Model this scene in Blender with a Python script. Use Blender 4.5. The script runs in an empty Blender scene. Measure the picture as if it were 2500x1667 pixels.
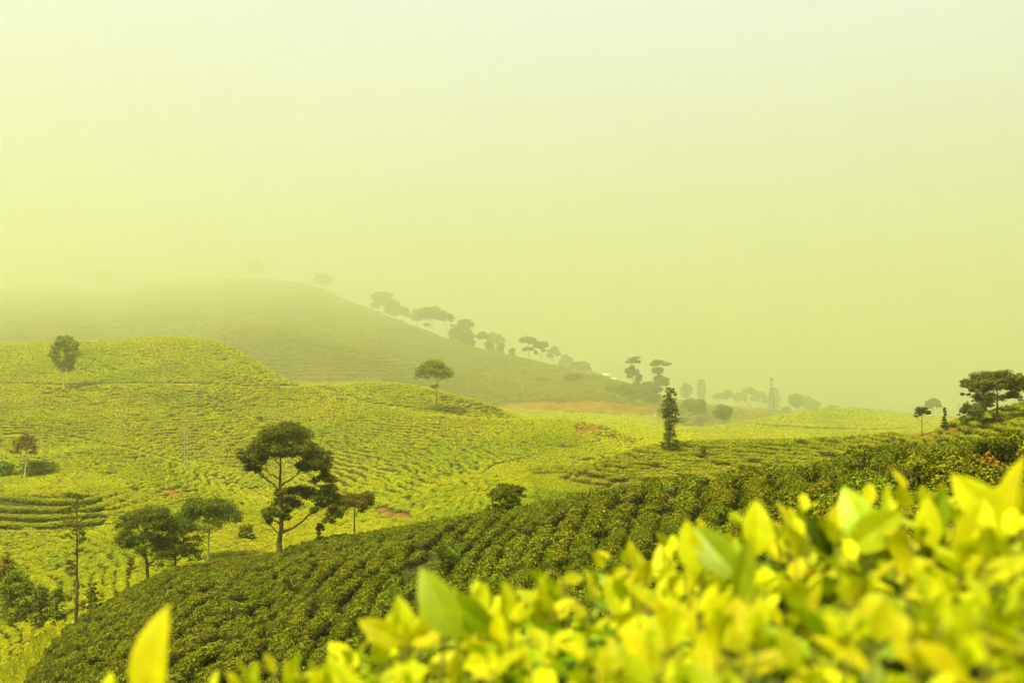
import bpy, math, random
import numpy as np
from mathutils import Vector, Matrix, Euler

RNG = np.random.default_rng(7)
random.seed(7)
scene = bpy.context.scene
R = math.radians

# ------------------------------------------------------------------ camera
F = 2453.0          # focal length in photograph pixels (2500 px wide)
HOR = 940.0         # row of the horizon in the photograph
cam_data = bpy.data.cameras.new("camera")
cam = bpy.data.objects.new("camera", cam_data)
scene.collection.objects.link(cam)
cam.location = (0, 0, 0)
cam.rotation_euler = (R(90), 0, 0)
cam_data.sensor_width = 36.0
cam_data.lens = 36.0 * F / 2500.0
cam_data.shift_y = (HOR - 833.5) / 2500.0
cam_data.clip_start = 0.05
cam_data.clip_end = 20000
cam_data.dof.use_dof = True
cam_data.dof.focus_distance = 110.0
cam_data.dof.aperture_fstop = 3.8
scene.camera = cam

# ------------------------------------------------------------------ light
SUN_EL, SUN_AZ = 58.0, -143.0      # azimuth measured from the view direction, + to the right
world = bpy.data.worlds.new("World")
scene.world = world
world.use_nodes = True
wn, wl = world.node_tree.nodes, world.node_tree.links
wn.clear()
w_out = wn.new("ShaderNodeOutputWorld")
w_bg = wn.new("ShaderNodeBackground")
w_sky = wn.new("ShaderNodeTexSky")
w_sky.sky_type = 'NISHITA'
w_sky.sun_disc = False
w_sky.sun_elevation = R(SUN_EL)
w_sky.sun_rotation = R(SUN_AZ)
w_sky.air_density = 2.0
w_sky.dust_density = 8.0
w_sky.ozone_density = 0.5
w_tc = wn.new("ShaderNodeTexCoord")
w_sep = wn.new("ShaderNodeSeparateXYZ")
w_ramp = wn.new("ShaderNodeValToRGB")
SKYS = 1.0
cr = w_ramp.color_ramp
cr.elements[0].position = 0.0
cr.elements[0].color = (0.82, 0.86, 0.46, 1)
cr.elements[1].position = 0.45
cr.elements[1].color = (1.20, 1.20, 1.62, 1)
e = cr.elements.new(0.16); e.color = (0.88, 0.93, 0.88, 1)
w_mul = wn.new("ShaderNodeVectorMath"); w_mul.operation = 'SCALE'
w_mul.inputs['Scale'].default_value = 1.40       # overcast veil relative to the sky texture
w_mix = wn.new("ShaderNodeMix"); w_mix.data_type = 'RGBA'
w_mix.inputs[0].default_value = 0.97
wl.new(w_tc.outputs['Generated'], w_sep.inputs[0])
wl.new(w_sep.outputs['Z'], w_ramp.inputs[0])
w_map = wn.new("ShaderNodeMapping"); w_map.inputs['Scale'].default_value = (1.2, 1.2, 4.0)
w_noise = wn.new("ShaderNodeTexNoise"); w_noise.inputs['Scale'].default_value = 1.6; w_noise.inputs['Detail'].default_value = 5
w_mr = wn.new("ShaderNodeMapRange"); w_mr.inputs[1].default_value = .3; w_mr.inputs[2].default_value = .7
w_mr.inputs[3].default_value = .93; w_mr.inputs[4].default_value = 1.07
w_cl = wn.new("ShaderNodeVectorMath"); w_cl.operation = 'SCALE'
wl.new(w_tc.outputs['Generated'], w_map.inputs[0]); wl.new(w_map.outputs[0], w_noise.inputs['Vector'])
wl.new(w_noise.outputs['Fac'], w_mr.inputs[0]); wl.new(w_mr.outputs[0], w_cl.inputs['Scale'])
wl.new(w_ramp.outputs['Color'], w_cl.inputs[0]); wl.new(w_cl.outputs[0], w_mul.inputs[0])
wl.new(w_sky.outputs['Color'], w_mix.inputs[6])
wl.new(w_mul.outputs['Vector'], w_mix.inputs[7])
wl.new(w_mix.outputs[2], w_bg.inputs['Color'])
w_bg.inputs['Strength'].default_value = 0.10
wl.new(w_bg.outputs[0], w_out.inputs['Surface'])

sun_data = bpy.data.lights.new("sun", 'SUN')
sun = bpy.data.objects.new("sun", sun_data)
scene.collection.objects.link(sun)
sun_data.energy = 2.8
sun_data.angle = R(9)
sun_data.color = (1.0, 0.97, 0.76)
d = Vector((math.sin(R(SUN_AZ)) * math.cos(R(SUN_EL)), math.cos(R(SUN_AZ)) * math.cos(R(SUN_EL)), math.sin(R(SUN_EL))))
sun.rotation_euler = d.to_track_quat('Z', 'Y').to_euler()

scene.view_settings.view_transform = 'Standard'
scene.view_settings.look = 'None'
scene.view_settings.gamma = 1.0
scene.view_settings.exposure = 2.35
scene.view_settings.use_curve_mapping = False

scene.render.engine = 'CYCLES'
cy = scene.cycles
cy.use_denoising = True
try:
    cy.denoiser = 'OPENIMAGEDENOISE'
except Exception:
    pass
cy.max_bounces = 6
cy.diffuse_bounces = 2
cy.glossy_bounces = 1
cy.transmission_bounces = 3
cy.transparent_max_bounces = 4
cy.volume_bounces = 2
cy.use_adaptive_sampling = True
cy.adaptive_threshold = 0.02
cy.sample_clamp_indirect = 6.0

HAZE = 0.00049

# ------------------------------------------------------------------ helpers
COL = scene.collection


def mesh_np(name, verts, faces, mat=None, smooth=False, attrs=None):
    """verts (N,3), faces (M,k) with k = 3 or 4"""
    verts = np.asarray(verts, dtype=np.float32)
    faces = np.asarray(faces, dtype=np.int32)
    me = bpy.data.meshes.new(name)
    nf, k = faces.shape
    me.vertices.add(len(verts))
    me.vertices.foreach_set("co", verts.ravel())
    me.loops.add(nf * k)
    me.loops.foreach_set("vertex_index", faces.ravel())
    me.polygons.add(nf)
    me.polygons.foreach_set("loop_start", np.arange(0, nf * k, k, dtype=np.int32))
    me.polygons.foreach_set("loop_total", np.full(nf, k, dtype=np.int32))
    if smooth:
        me.polygons.foreach_set("use_smooth", np.ones(nf, dtype=bool))
    if attrs:
        for an, av in attrs.items():
            a = me.attributes.new(an, 'FLOAT', 'POINT')
            a.data.foreach_set("value", np.asarray(av, dtype=np.float32).ravel())
    me.update(calc_edges=True)
    if mat is not None:
        me.materials.append(mat)
    return me


def obj(name, me, parent=None, loc=None, link=True):
    o = bpy.data.objects.new(name, me)
    if link:
        COL.objects.link(o)
    if parent is not None:
        o.parent = parent
    if loc is not None:
        o.location = loc
    return o


def empty(name, loc):
    o = bpy.data.objects.new(name, None)
    o.empty_display_size = 0.3
    COL.objects.link(o)
    o.location = loc
    return o


def tag(o, label=None, cat=None, group=None, kind=None):
    if label: o["label"] = label
    if cat: o["category"] = cat
    if group: o["group"] = group
    if kind: o["kind"] = kind
    return o


def pchip(x, y, xq):
    """monotone cubic interpolation with constant extrapolation"""
    x = np.asarray(x, float); y = np.asarray(y, float); xq = np.asarray(xq, float)
    h = np.diff(x); dl = np.diff(y) / h
    m = np.zeros_like(y)
    if len(x) > 2:
        w1 = 2 * h[1:] + h[:-1]; w2 = h[1:] + 2 * h[:-1]
        ok = dl[1:] * dl[:-1] > 0
        den = np.where(ok, w1 / np.where(ok, dl[:-1], 1) + w2 / np.where(ok, dl[1:], 1), 1)
        m[1:-1] = np.where(ok, (w1 + w2) / den, 0)
    m[0], m[-1] = dl[0], dl[-1]
    xc = np.clip(xq, x[0], x[-1])
    i = np.clip(np.searchsorted(x, xc) - 1, 0, len(x) - 2)
    t = (xc - x[i]) / h[i]
    t2, t3 = t * t, t * t * t
    return ((2 * t3 - 3 * t2 + 1) * y[i] + (t3 - 2 * t2 + t) * h[i] * m[i]
            + (-2 * t3 + 3 * t2) * y[i + 1] + (t3 - t2) * h[i] * m[i + 1])


_perm = np.random.default_rng(3).random((256, 256))


def vnoise(x, y):
    x = np.asarray(x, float); y = np.asarray(y, float)
    xi = np.floor(x).astype(int); yi = np.floor(y).astype(int)
    fx = x - xi; fy = y - yi
    fx = fx * fx * (3 - 2 * fx); fy = fy * fy * (3 - 2 * fy)
    g = lambda a, b: _perm[a & 255, b & 255]
    return ((g(xi, yi) * (1 - fx) + g(xi + 1, yi) * fx) * (1 - fy)
            + (g(xi, yi + 1) * (1 - fx) + g(xi + 1, yi + 1) * fx) * fy) * 2 - 1


def fbm(x, y, o=4):
    s = 0; a = 1.0; t = 0
    for k in range(o):
        s = s + a * vnoise(x * 2 ** k + 17.3 * k, y * 2 ** k + 5.1 * k); t += a; a *= 0.5
    return s / t


def tube(path, radii, sides=7):
    """verts, quads of a tapered tube along a polyline"""
    P = np.asarray(path, float); n = len(P)
    rad = np.asarray(radii, float)
    T = np.gradient(P, axis=0)
    T /= np.linalg.norm(T, axis=1)[:, None] + 1e-9
    up = np.array([0.31, 0.94, 0.12])
    A = np.cross(T, up); A /= np.linalg.norm(A, axis=1)[:, None] + 1e-9
    B = np.cross(T, A)
    ang = np.linspace(0, 2 * math.pi, sides, endpoint=False)
    V = (P[:, None, :] + rad[:, None, None] * (np.cos(ang)[None, :, None] * A[:, None, :] + np.sin(ang)[None, :, None] * B[:, None, :])).reshape(-1, 3)
    Q = []
    for i in range(n - 1):
        for j in range(sides):
            a = i * sides + j; b = i * sides + (j + 1) % sides
            Q.append((a, b, b + sides, a + sides))
    return V, np.array(Q)


def join(parts):
    vs, fs, off = [], [], 0
    for v, f in parts:
        vs.append(v); fs.append(np.asarray(f) + off); off += len(v)
    return np.concatenate(vs), np.concatenate(fs)


def box(cx, cy_, cz, sx, sy, sz):
    v = np.array([(x, y, z) for x in (-.5, .5) for y in (-.5, .5) for z in (-.5, .5)]) * (sx, sy, sz) + (cx, cy_, cz)
    f = np.array([(0, 1, 3, 2), (4, 6, 7, 5), (0, 4, 5, 1), (2, 3, 7, 6), (0, 2, 6, 4), (1, 5, 7, 3)])
    return v, f


def leaf_quads(C, N, size, aspect=0.55, rng=RNG):
    """one rhombic leaf per centre; N approximate normals"""
    n = len(C)
    N = N / (np.linalg.norm(N, axis=1)[:, None] + 1e-9)
    r = rng.normal(size=(n, 3))
    U = np.cross(N, r); U /= np.linalg.norm(U, axis=1)[:, None] + 1e-9
    W = np.cross(N, U)
    s = np.asarray(size) * np.ones(n)
    U = U * s[:, None] * 0.5; W = W * s[:, None] * 0.5 * aspect
    bend = N * (s * 0.12)[:, None]
    V = np.stack([C - U - bend, C + W, C + U - bend, C - W], 1).reshape(-1, 3)
    Q = np.arange(4 * n).reshape(-1, 4)
    return V, Q


# ------------------------------------------------------------------ materials
def new_mat(name):
    m = bpy.data.materials.new(name); m.use_nodes = True
    m.node_tree.nodes.clear()
    return m, m.node_tree.nodes, m.node_tree.links


def foliage_mat(name, cols, trans=0.3, rough=0.55, spec=0.08, obj_var=0.25, hue_var=0.03, patch=0, vein=0):
    """cols: 3 colours over the leaf's own random tone"""
    m, N, L = new_mat(name)
    out = N.new("ShaderNodeOutputMaterial")
    at = N.new("ShaderNodeAttribute"); at.attribute_name = "tone"
    rp = N.new("ShaderNodeValToRGB")
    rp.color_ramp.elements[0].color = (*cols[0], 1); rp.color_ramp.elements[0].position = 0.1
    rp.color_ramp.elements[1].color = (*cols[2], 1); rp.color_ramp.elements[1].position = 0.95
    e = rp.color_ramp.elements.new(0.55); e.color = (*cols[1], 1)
    L.new(at.outputs['Fac'], rp.inputs[0])
    oi = N.new("ShaderNodeObjectInfo")
    hs = N.new("ShaderNodeHueSaturation")
    mr = N.new("ShaderNodeMapRange"); mr.inputs[3].default_value = 1 - obj_var; mr.inputs[4].default_value = 1 + obj_var
    L.new(oi.outputs['Random'], mr.inputs[0]); L.new(mr.outputs[0], hs.inputs['Value'])
    wn_ = N.new("ShaderNodeTexWhiteNoise"); wn_.noise_dimensions = '1D'
    L.new(oi.outputs['Random'], wn_.inputs['W'])
    mr2 = N.new("ShaderNodeMapRange"); mr2.inputs[3].default_value = 0.5 - hue_var; mr2.inputs[4].default_value = 0.5 + hue_var
    L.new(wn_.outputs['Value'], mr2.inputs[0]); L.new(mr2.outputs[0], hs.inputs['Hue'])
    L.new(rp.outputs['Color'], hs.inputs['Color'])
    if patch:
        ge = N.new("ShaderNodeNewGeometry")
        pn = N.new("ShaderNodeTexNoise"); pn.inputs['Scale'].default_value = patch; pn.inputs['Detail'].default_value = 4
        L.new(ge.outputs['Position'], pn.inputs['Vector'])
        pr = N.new("ShaderNodeValToRGB")
        pr.color_ramp.elements[0].position = .36; pr.color_ramp.elements[0].color = (.74, .82, 1, 1)
        pr.color_ramp.elements[1].position = .66; pr.color_ramp.elements[1].color = (1.0, .90, 1, 1)
        e_ = pr.color_ramp.elements.new(.5); e_.color = (1, 1, 1, 1)
        L.new(pn.outputs['Fac'], pr.inputs[0])
        pm = N.new("ShaderNodeMix"); pm.data_type = 'RGBA'; pm.blend_type = 'MULTIPLY'; pm.inputs[0].default_value = 1
        L.new(rp.outputs['Color'], pm.inputs[6]); L.new(pr.outputs[0], pm.inputs[7]); L.new(pm.outputs[2], hs.inputs['Color'])
    p = N.new("ShaderNodeBsdfPrincipled")
    if vein:
        tc = N.new("ShaderNodeTexCoord")
        bn = N.new("ShaderNodeTexNoise"); bn.inputs['Scale'].default_value = vein; bn.inputs['Detail'].default_value = 5
        L.new(tc.outputs['Object'], bn.inputs['Vector'])
        bm_ = N.new("ShaderNodeMapRange"); bm_.inputs[1].default_value = .3; bm_.inputs[2].default_value = .7; bm_.inputs[3].default_value = .86; bm_.inputs[4].default_value = 1.14
        L.new(bn.outputs['Fac'], bm_.inputs[0])
        mv = N.new("ShaderNodeMath"); mv.operation = 'MULTIPLY'
        L.new(mr.outputs[0], mv.inputs[0]); L.new(bm_.outputs[0], mv.inputs[1]); L.new(mv.outputs[0], hs.inputs['Value'])
        sp = N.new("ShaderNodeSeparateXYZ"); L.new(tc.outputs['Object'], sp.inputs[0])
        ab = N.new("ShaderNodeMath"); ab.operation = 'ABSOLUTE'; L.new(sp.outputs['Y'], ab.inputs[0])
        sb = N.new("ShaderNodeMath"); sb.operation = 'MULTIPLY_ADD'; sb.inputs[1].default_value = -.75; L.new(ab.outputs[0], sb.inputs[0]); L.new(sp.outputs['X'], sb.inputs[2])
        sn = N.new("ShaderNodeMath"); sn.operation = 'SINE'
        sc_ = N.new("ShaderNodeMath"); sc_.operation = 'MULTIPLY'; sc_.inputs[1].default_value = 62.0
        L.new(sb.outputs[0], sc_.inputs[0]); L.new(sc_.outputs[0], sn.inputs[0])
        bu = N.new("ShaderNodeBump"); bu.inputs['Strength'].default_value = .07; bu.inputs['Distance'].default_value = .012
        L.new(sn.outputs[0], bu.inputs['Height']); L.new(bu.outputs[0], p.inputs['Normal'])
    p.inputs['Roughness'].default_value = rough
    p.inputs['Specular IOR Level'].default_value = spec
    p.inputs['Specular Tint'].default_value = (1.0, 0.97, 0.55, 1)
    L.new(hs.outputs[0], p.inputs['Base Color'])
    t = N.new("ShaderNodeBsdfTranslucent")
    tm = N.new("ShaderNodeMix"); tm.data_type = 'RGBA'; tm.blend_type = 'MULTIPLY'; tm.inputs[0].default_value = 1.0
    tm.inputs[7].default_value = (.78, 1.0, .3, 1)       # leaves let green light through best
    L.new(hs.outputs[0], tm.inputs[6]); L.new(tm.outputs[2], t.inputs['Color'])
    mx = N.new("ShaderNodeMixShader"); mx.inputs[0].default_value = trans
    L.new(p.outputs[0], mx.inputs[1]); L.new(t.outputs[0], mx.inputs[2])
    L.new(mx.outputs[0], out.inputs['Surface'])
    return m


def noise_mat(name, c1, c2, scale=6.0, rough=0.85, bump=0.3, spec=0.2):
    m, N, L = new_mat(name)
    out = N.new("ShaderNodeOutputMaterial")
    tc = N.new("ShaderNodeTexCoord")
    nz = N.new("ShaderNodeTexNoise"); nz.inputs['Scale'].default_value = scale; nz.inputs['Detail'].default_value = 6
    rp = N.new("ShaderNodeValToRGB")
    rp.color_ramp.elements[0].color = (*c1, 1); rp.color_ramp.elements[0].position = 0.35
    rp.color_ramp.elements[1].color = (*c2, 1); rp.color_ramp.elements[1].position = 0.68
    p = N.new("ShaderNodeBsdfPrincipled"); p.inputs['Roughness'].default_value = rough
    p.inputs['Specular IOR Level'].default_value = spec
    bp = N.new("ShaderNodeBump"); bp.inputs['Strength'].default_value = bump
    L.new(tc.outputs['Object'], nz.inputs['Vector']); L.new(nz.outputs['Fac'], rp.inputs[0])
    L.new(rp.outputs[0], p.inputs['Base Color']); L.new(nz.outputs['Fac'], bp.inputs['Height'])
    L.new(bp.outputs[0], p.inputs['Normal']); L.new(p.outputs[0], out.inputs['Surface'])
    return m


M = {}
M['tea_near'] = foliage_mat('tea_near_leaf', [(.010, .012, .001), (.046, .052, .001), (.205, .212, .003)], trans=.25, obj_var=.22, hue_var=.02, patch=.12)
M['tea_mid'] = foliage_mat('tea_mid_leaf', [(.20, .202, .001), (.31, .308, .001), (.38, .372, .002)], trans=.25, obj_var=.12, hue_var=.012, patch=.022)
M['tea_terrace'] = foliage_mat('tea_terrace_leaf', [(.07, .073, .001), (.19, .192, .001), (.30, .30, .002)], trans=.25, obj_var=.15, hue_var=.012, patch=.04)
M['tea_bright'] = foliage_mat('tea_field_leaf', [(.13, .133, .001), (.27, .268, .001), (.36, .35, .002)], trans=.25, obj_var=.12, hue_var=.012, patch=.04)
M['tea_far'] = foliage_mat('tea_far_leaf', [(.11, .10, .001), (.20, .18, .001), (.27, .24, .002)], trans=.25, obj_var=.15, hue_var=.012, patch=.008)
M['tea_brown'] = foliage_mat('tea_dry_leaf', [(.05, .035, .002), (.12, .08, .005), (.20, .13, .01)], trans=.2)
M['twig_core'] = noise_mat('bush_twigs', (.018, .016, .003), (.04, .036, .005), 9)
M['tree_dark'] = foliage_mat('tree_leaf_dark', [(.024, .035, .001), (.056, .075, .002), (.11, .135, .003)], trans=.25, obj_var=0)
M['tree_mid'] = foliage_mat('tree_leaf_mid', [(.035, .045, .002), (.075, .085, .004), (.12, .13, .006)], trans=.28, obj_var=0)
M['tree_olive'] = foliage_mat('tree_leaf_olive', [(.05, .042, .003), (.085, .075, .004), (.12, .11, .006)], trans=.25, obj_var=0)
M['tree_rust'] = foliage_mat('tree_leaf_rust', [(.09, .05, .003), (.16, .09, .006), (.2, .13, .01)], trans=.2, obj_var=0)
M['tree_green'] = foliage_mat('shrub_leaf_green', [(.045, .075, .002), (.11, .15, .003), (.19, .24, .005)], trans=.28, obj_var=0)
M['tree_hazed'] = foliage_mat('tree_leaf_hazed', [(.09, .095, .003), (.145, .15, .004), (.2, .2, .006)], trans=.3, obj_var=0)  # fading by mist painted into the leaf colour of the fainter trees
M['bark'] = noise_mat('bark', (.05, .04, .012), (.13, .10, .03), 5, bump=.5)
M['bark_pale'] = noise_mat('bark_pale', (.22, .20, .08), (.42, .38, .18), 4, bump=.4)
M['concrete'] = noise_mat('pole_concrete', (.16, .15, .06), (.26, .24, .10), 3)
M['steel'] = noise_mat('mast_steel', (.10, .10, .05), (.18, .17, .08), 3)
M['fl_young'] = foliage_mat('flush_leaf_young', [(.29, .30, .002), (.41, .395, .002), (.50, .45, .003)], trans=.45, rough=.5, spec=.14, obj_var=.18, hue_var=.018, vein=4)
M['fl_green'] = foliage_mat('flush_leaf_green', [(.12, .19, .001), (.20, .27, .002), (.31, .36, .003)], trans=.4, rough=.45, spec=.35, obj_var=.22, hue_var=.02, vein=4)
M['fl_dark'] = foliage_mat('flush_leaf_mature', [(.035, .065, .002), (.06, .10, .002), (.10, .14, .003)], trans=.25, rough=.4, spec=.4, obj_var=.25, hue_var=.02, vein=4)
M['fl_brown'] = foliage_mat('flush_leaf_dry', [(.10, .04, .003), (.2, .09, .006), (.32, .15, .01)], trans=.2, rough=.6, obj_var=.25)
M['fl_stem'] = noise_mat('shoot_stem', (.10, .09, .006), (.22, .19, .012), 30)
M['wood_stem'] = noise_mat('tea_wood', (.04, .028, .008), (.10, .07, .02), 25)

# ground: grass, shade-darkened soil and red earth by what grows there
gm, N, L = new_mat('ground_earth_and_grass')
out = N.new("ShaderNodeOutputMaterial")
p = N.new("ShaderNodeBsdfPrincipled"); p.inputs['Roughness'].default_value = .95; p.inputs['Specular IOR Level'].default_value = .1
geo = N.new("ShaderNodeNewGeometry")
n1 = N.new("ShaderNodeTexNoise"); n1.inputs['Scale'].default_value = .35; n1.inputs['Detail'].default_value = 8
n2 = N.new("ShaderNodeTexNoise"); n2.inputs['Scale'].default_value = .03; n2.inputs['Detail'].default_value = 5
for n_ in (n1, n2): L.new(geo.outputs['Position'], n_.inputs['Vector'])
r1 = N.new("ShaderNodeValToRGB")  # litter under the tea, with the bushes' shade painted into the colour
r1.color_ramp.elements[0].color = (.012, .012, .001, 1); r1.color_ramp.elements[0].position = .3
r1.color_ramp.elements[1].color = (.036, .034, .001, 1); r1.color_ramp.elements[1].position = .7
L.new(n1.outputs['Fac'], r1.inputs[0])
asoil = N.new("ShaderNodeAttribute"); asoil.attribute_name = "soil"
agrass = N.new("ShaderNodeAttribute"); agrass.attribute_name = "grass"
r2 = N.new("ShaderNodeValToRGB")
r2.color_ramp.elements[0].color = (.085, .05, .003, 1); r2.color_ramp.elements[0].position = .35
r2.color_ramp.elements[1].color = (.22, .095, .005, 1); r2.color_ramp.elements[1].position = .65
L.new(n1.outputs['Fac'], r2.inputs[0])
r3 = N.new("ShaderNodeValToRGB")
r3.color_ramp.elements[0].color = (.12, .13, .001, 1); r3.color_ramp.elements[0].position = .3
r3.color_ramp.elements[1].color = (.23, .225, .002, 1); r3.color_ramp.elements[1].position = .7
L.new(n1.outputs['Fac'], r3.inputs[0])
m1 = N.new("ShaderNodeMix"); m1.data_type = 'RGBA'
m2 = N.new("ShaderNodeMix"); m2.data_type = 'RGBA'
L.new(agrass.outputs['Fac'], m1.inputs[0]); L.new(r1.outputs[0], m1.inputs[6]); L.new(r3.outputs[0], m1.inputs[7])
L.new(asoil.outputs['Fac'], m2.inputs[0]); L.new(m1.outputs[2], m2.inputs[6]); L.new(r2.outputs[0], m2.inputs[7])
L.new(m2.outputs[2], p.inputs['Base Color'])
bp = N.new("ShaderNodeBump"); bp.inputs['Strength'].default_value = .6; bp.inputs['Distance'].default_value = .4
L.new(n1.outputs['Fac'], bp.inputs['Height']); L.new(bp.outputs[0], p.inputs['Normal'])
L.new(p.outputs[0], out.inputs['Surface'])
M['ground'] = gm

# ------------------------------------------------------------------ terrain
# Lines of the land (crests, valley floors), each a list of (column, distance in metres, row) read off the photograph.
LINES = [
    # near slope: crest of the spur that falls away to the left
    [(-300, 84, 1900), (0, 90, 1722), (64, 92, 1667), (160, 96, 1540), (190, 97, 1512), (319, 100, 1430), (446, 104, 1378), (680, 108, 1340), (760, 107, 1316), (925, 104, 1290), (1100, 96, 1258), (1222, 90, 1236), (1350, 83, 1210), (1488, 76, 1184), (1700, 66, 1150), (1913, 56, 1121), (2100, 49, 1097), (2300, 43, 1072), (2500, 38, 1044), (2800, 34, 1005)],
    # dip behind the crest
    [(-300, 105, 1760), (0, 106, 1660), (190, 114, 1515), (400, 122, 1396), (680, 128, 1345), (900, 124, 1300), (1100, 118, 1282), (1250, 112, 1262), (1400, 112, 1262), (1600, 108, 1350), (1800, 100, 1330), (2050, 90, 1280), (2300, 75, 1160), (2500, 66, 1095), (2800, 62, 1050)],
    # top of the bright valley field / foot of the terraced hill
    [(-300, 170, 1296), (0, 170, 1294), (200, 172, 1286), (400, 176, 1264), (560, 176, 1260), (680, 172, 1280), (800, 168, 1277), (925, 160, 1277), (1100, 148, 1254), (1250, 142, 1212), (1382, 146, 1192), (1470, 148, 1186), (1573, 145, 1235), (1700, 140, 1265), (2050, 128, 1225), (2300, 108, 1120), (2500, 96, 1072), (2800, 86, 1030)],
    # crest of the terraced hill; terraces at the left
    [(-300, 185, 1215), (0, 185, 1212), (200, 186, 1205), (400, 196, 1228), (560, 195, 1240), (680, 195, 1255), (925, 190, 1235), (1100, 180, 1205), (1250, 170, 1172), (1382, 166, 1161), (1467, 169, 1129), (1573, 173, 1093), (1700, 173, 1078), (1807, 171, 1077), (2073, 161, 1069), (2180, 151, 1058), (2300, 145, 1036), (2400, 142, 1005), (2500, 140, 980), (2800, 138, 930)],
    [(-300, 225, 1170), (0, 225, 1165), (200, 225, 1150), (400, 222, 1165), (600, 220, 1215), (680, 218, 1230), (925, 215, 1195), (1100, 205, 1165), (1250, 200, 1140), (1382, 200, 1140), (1573, 205, 1112), (1807, 205, 1100), (2073, 200, 1092), (2300, 190, 1075), (2500, 185, 1060)],
    # spur at the left
    [(-300, 255, 1125), (0, 255, 1108), (265, 255, 1088), (457, 245, 1143), (600, 240, 1200), (680, 240, 1205), (925, 240, 1155), (1100, 235, 1125), (1250, 235, 1097), (1382, 240, 1087), (1480, 245, 1083), (1600, 250, 1096), (1807, 260, 1092), (2500, 250, 1072)],
    [(-300, 285, 1115), (0, 285, 1102), (265, 285, 1086), (457, 280, 1122), (600, 275, 1152), (680, 275, 1157), (925, 275, 1107), (1100, 270, 1085), (1250, 270, 1062), (1382, 270, 1052), (1480, 275, 1062), (1600, 300, 1086), (1807, 330, 1086), (2500, 320, 1066)],
    # middle fold with the eroded scar
    [(-300, 330, 1015), (0, 330, 1010), (300, 330, 1010), (457, 330, 1020), (680, 335, 1050), (925, 335, 1025), (1000, 335, 1012), (1100, 330, 1013), (1250, 325, 1023), (1400, 315, 1024), (1480, 310, 1041), (1560, 320, 1075), (1700, 400, 1075), (1850, 430, 1066), (2050, 450, 1060), (2500, 430, 1060)],
    [(-300, 375, 968), (0, 375, 965), (300, 375, 960), (457, 375, 962), (680, 375, 1000), (925, 365, 987), (1000, 360, 1001), (1100, 352, 1016), (1250, 352, 1034), (1400, 350, 1042), (1560, 400, 1055), (1700, 500, 1050), (1850, 520, 1040), (2050, 540, 1030), (2500, 520, 1045)],
    # hill crest left and centre, low rounded hill at the right
    [(-300, 490, 850), (0, 490, 841), (200, 485, 836), (400, 480, 828), (500, 470, 830), (600, 450, 866), (680, 435, 914), (740, 420, 941), (800, 415, 941), (900, 410, 933), (1000, 405, 939), (1100, 400, 963), (1200, 395, 990), (1250, 395, 1013), (1330, 400, 1030), (1560, 500, 1040), (1700, 600, 1047), (1800, 630, 1036), (1915, 650, 1011), (2020, 650, 1000), (2125, 650, 1004), (2230, 645, 1018), (2340, 640, 1026), (2500, 640, 1030)],
    [(-300, 590, 900), (0, 580, 900), (600, 550, 935), (740, 520, 962), (900, 500, 962), (1100, 500, 1000), (1200, 500, 1021), (1300, 500, 1031), (1560, 580, 1030), (1700, 680, 1046), (1915, 740, 1022), (2125, 760, 1014), (2500, 740, 1035)],
    # foot of the road cut below the big hill
    [(-300, 760, 850), (0, 760, 850), (400, 740, 860), (740, 700, 924), (900, 690, 932), (1100, 680, 986), (1200, 670, 996), (1350, 660, 1004), (1500, 670, 1009), (1620, 690, 1014), (1800, 850, 1006), (2000, 900, 1018), (2500, 900, 1034)],
    [(-300, 776, 845), (0, 776, 845), (740, 712, 894), (900, 702, 910), (1050, 692, 966), (1200, 682, 986), (1350, 672, 980), (1450, 681, 976), (1620, 702, 996), (1800, 870, 1002), (2000, 920, 1018), (2500, 920, 1034)],
    # ridge of the big hill that goes up into the mist
    [(-300, 2500, 705), (0, 2500, 704), (127, 2500, 698), (255, 2500, 709), (350, 2480, 693), (478, 2400, 682), (595, 2280, 681), (680, 2120, 684), (765, 1900, 698), (850, 1640, 733), (935, 1400, 766), (1010, 1200, 793), (1116, 1080, 834), (1222, 1000, 862), (1329, 960, 888), (1435, 940, 905), (1541, 950, 941), (1648, 1200, 978), (1750, 1400, 992), (1900, 1450, 1004), (2100, 1450, 1018), (2500, 1450, 1026)],
    [(-300, 3000, 760), (0, 3000, 760), (680, 2700, 760), (1010, 1600, 850), (1329, 1250, 930), (1541, 1500, 965), (1750, 1800, 1000), (2500, 1900, 1024)],
]
NEAR = [(-900, -22), (0, -14), (800, -10.6), (1250, -8.2), (1600, -6.2), (1900, -4.6), (2200, -3.1), (2500, -2.3), (2900, -1.2), (4000, 1)]



def far_y(y):
    y = np.asarray(y, float)
    return np.where(y > 400, 400 + (y - 400) * 2.5, y)


colpx = np.concatenate([np.linspace(-6000, -500, 36)[:-1], np.arange(-500, 3000, 9.0), np.linspace(3000, 8500, 36)])
NC = len(colpx)
uu = (colpx - 1250) / F
rowY = np.exp(np.linspace(math.log(8.0), math.log(11000.0), 680))
NR = len(rowY)


def near_ground(X):
    return -1.05 + 1.6 * np.tanh(0.235 * np.asarray(X) / 1.6)


def line_fn(i):
    a = np.array(LINES[i], float)
    a[:, 1] = far_y(a[:, 1])
    return (lambda q: pchip(a[:, 0], a[:, 1], q)), (lambda q: pchip(a[:, 0], a[:, 2], q))


LF = [line_fn(i) for i in range(len(LINES))]


def crestY(px): return LF[0][0](px)


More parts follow.
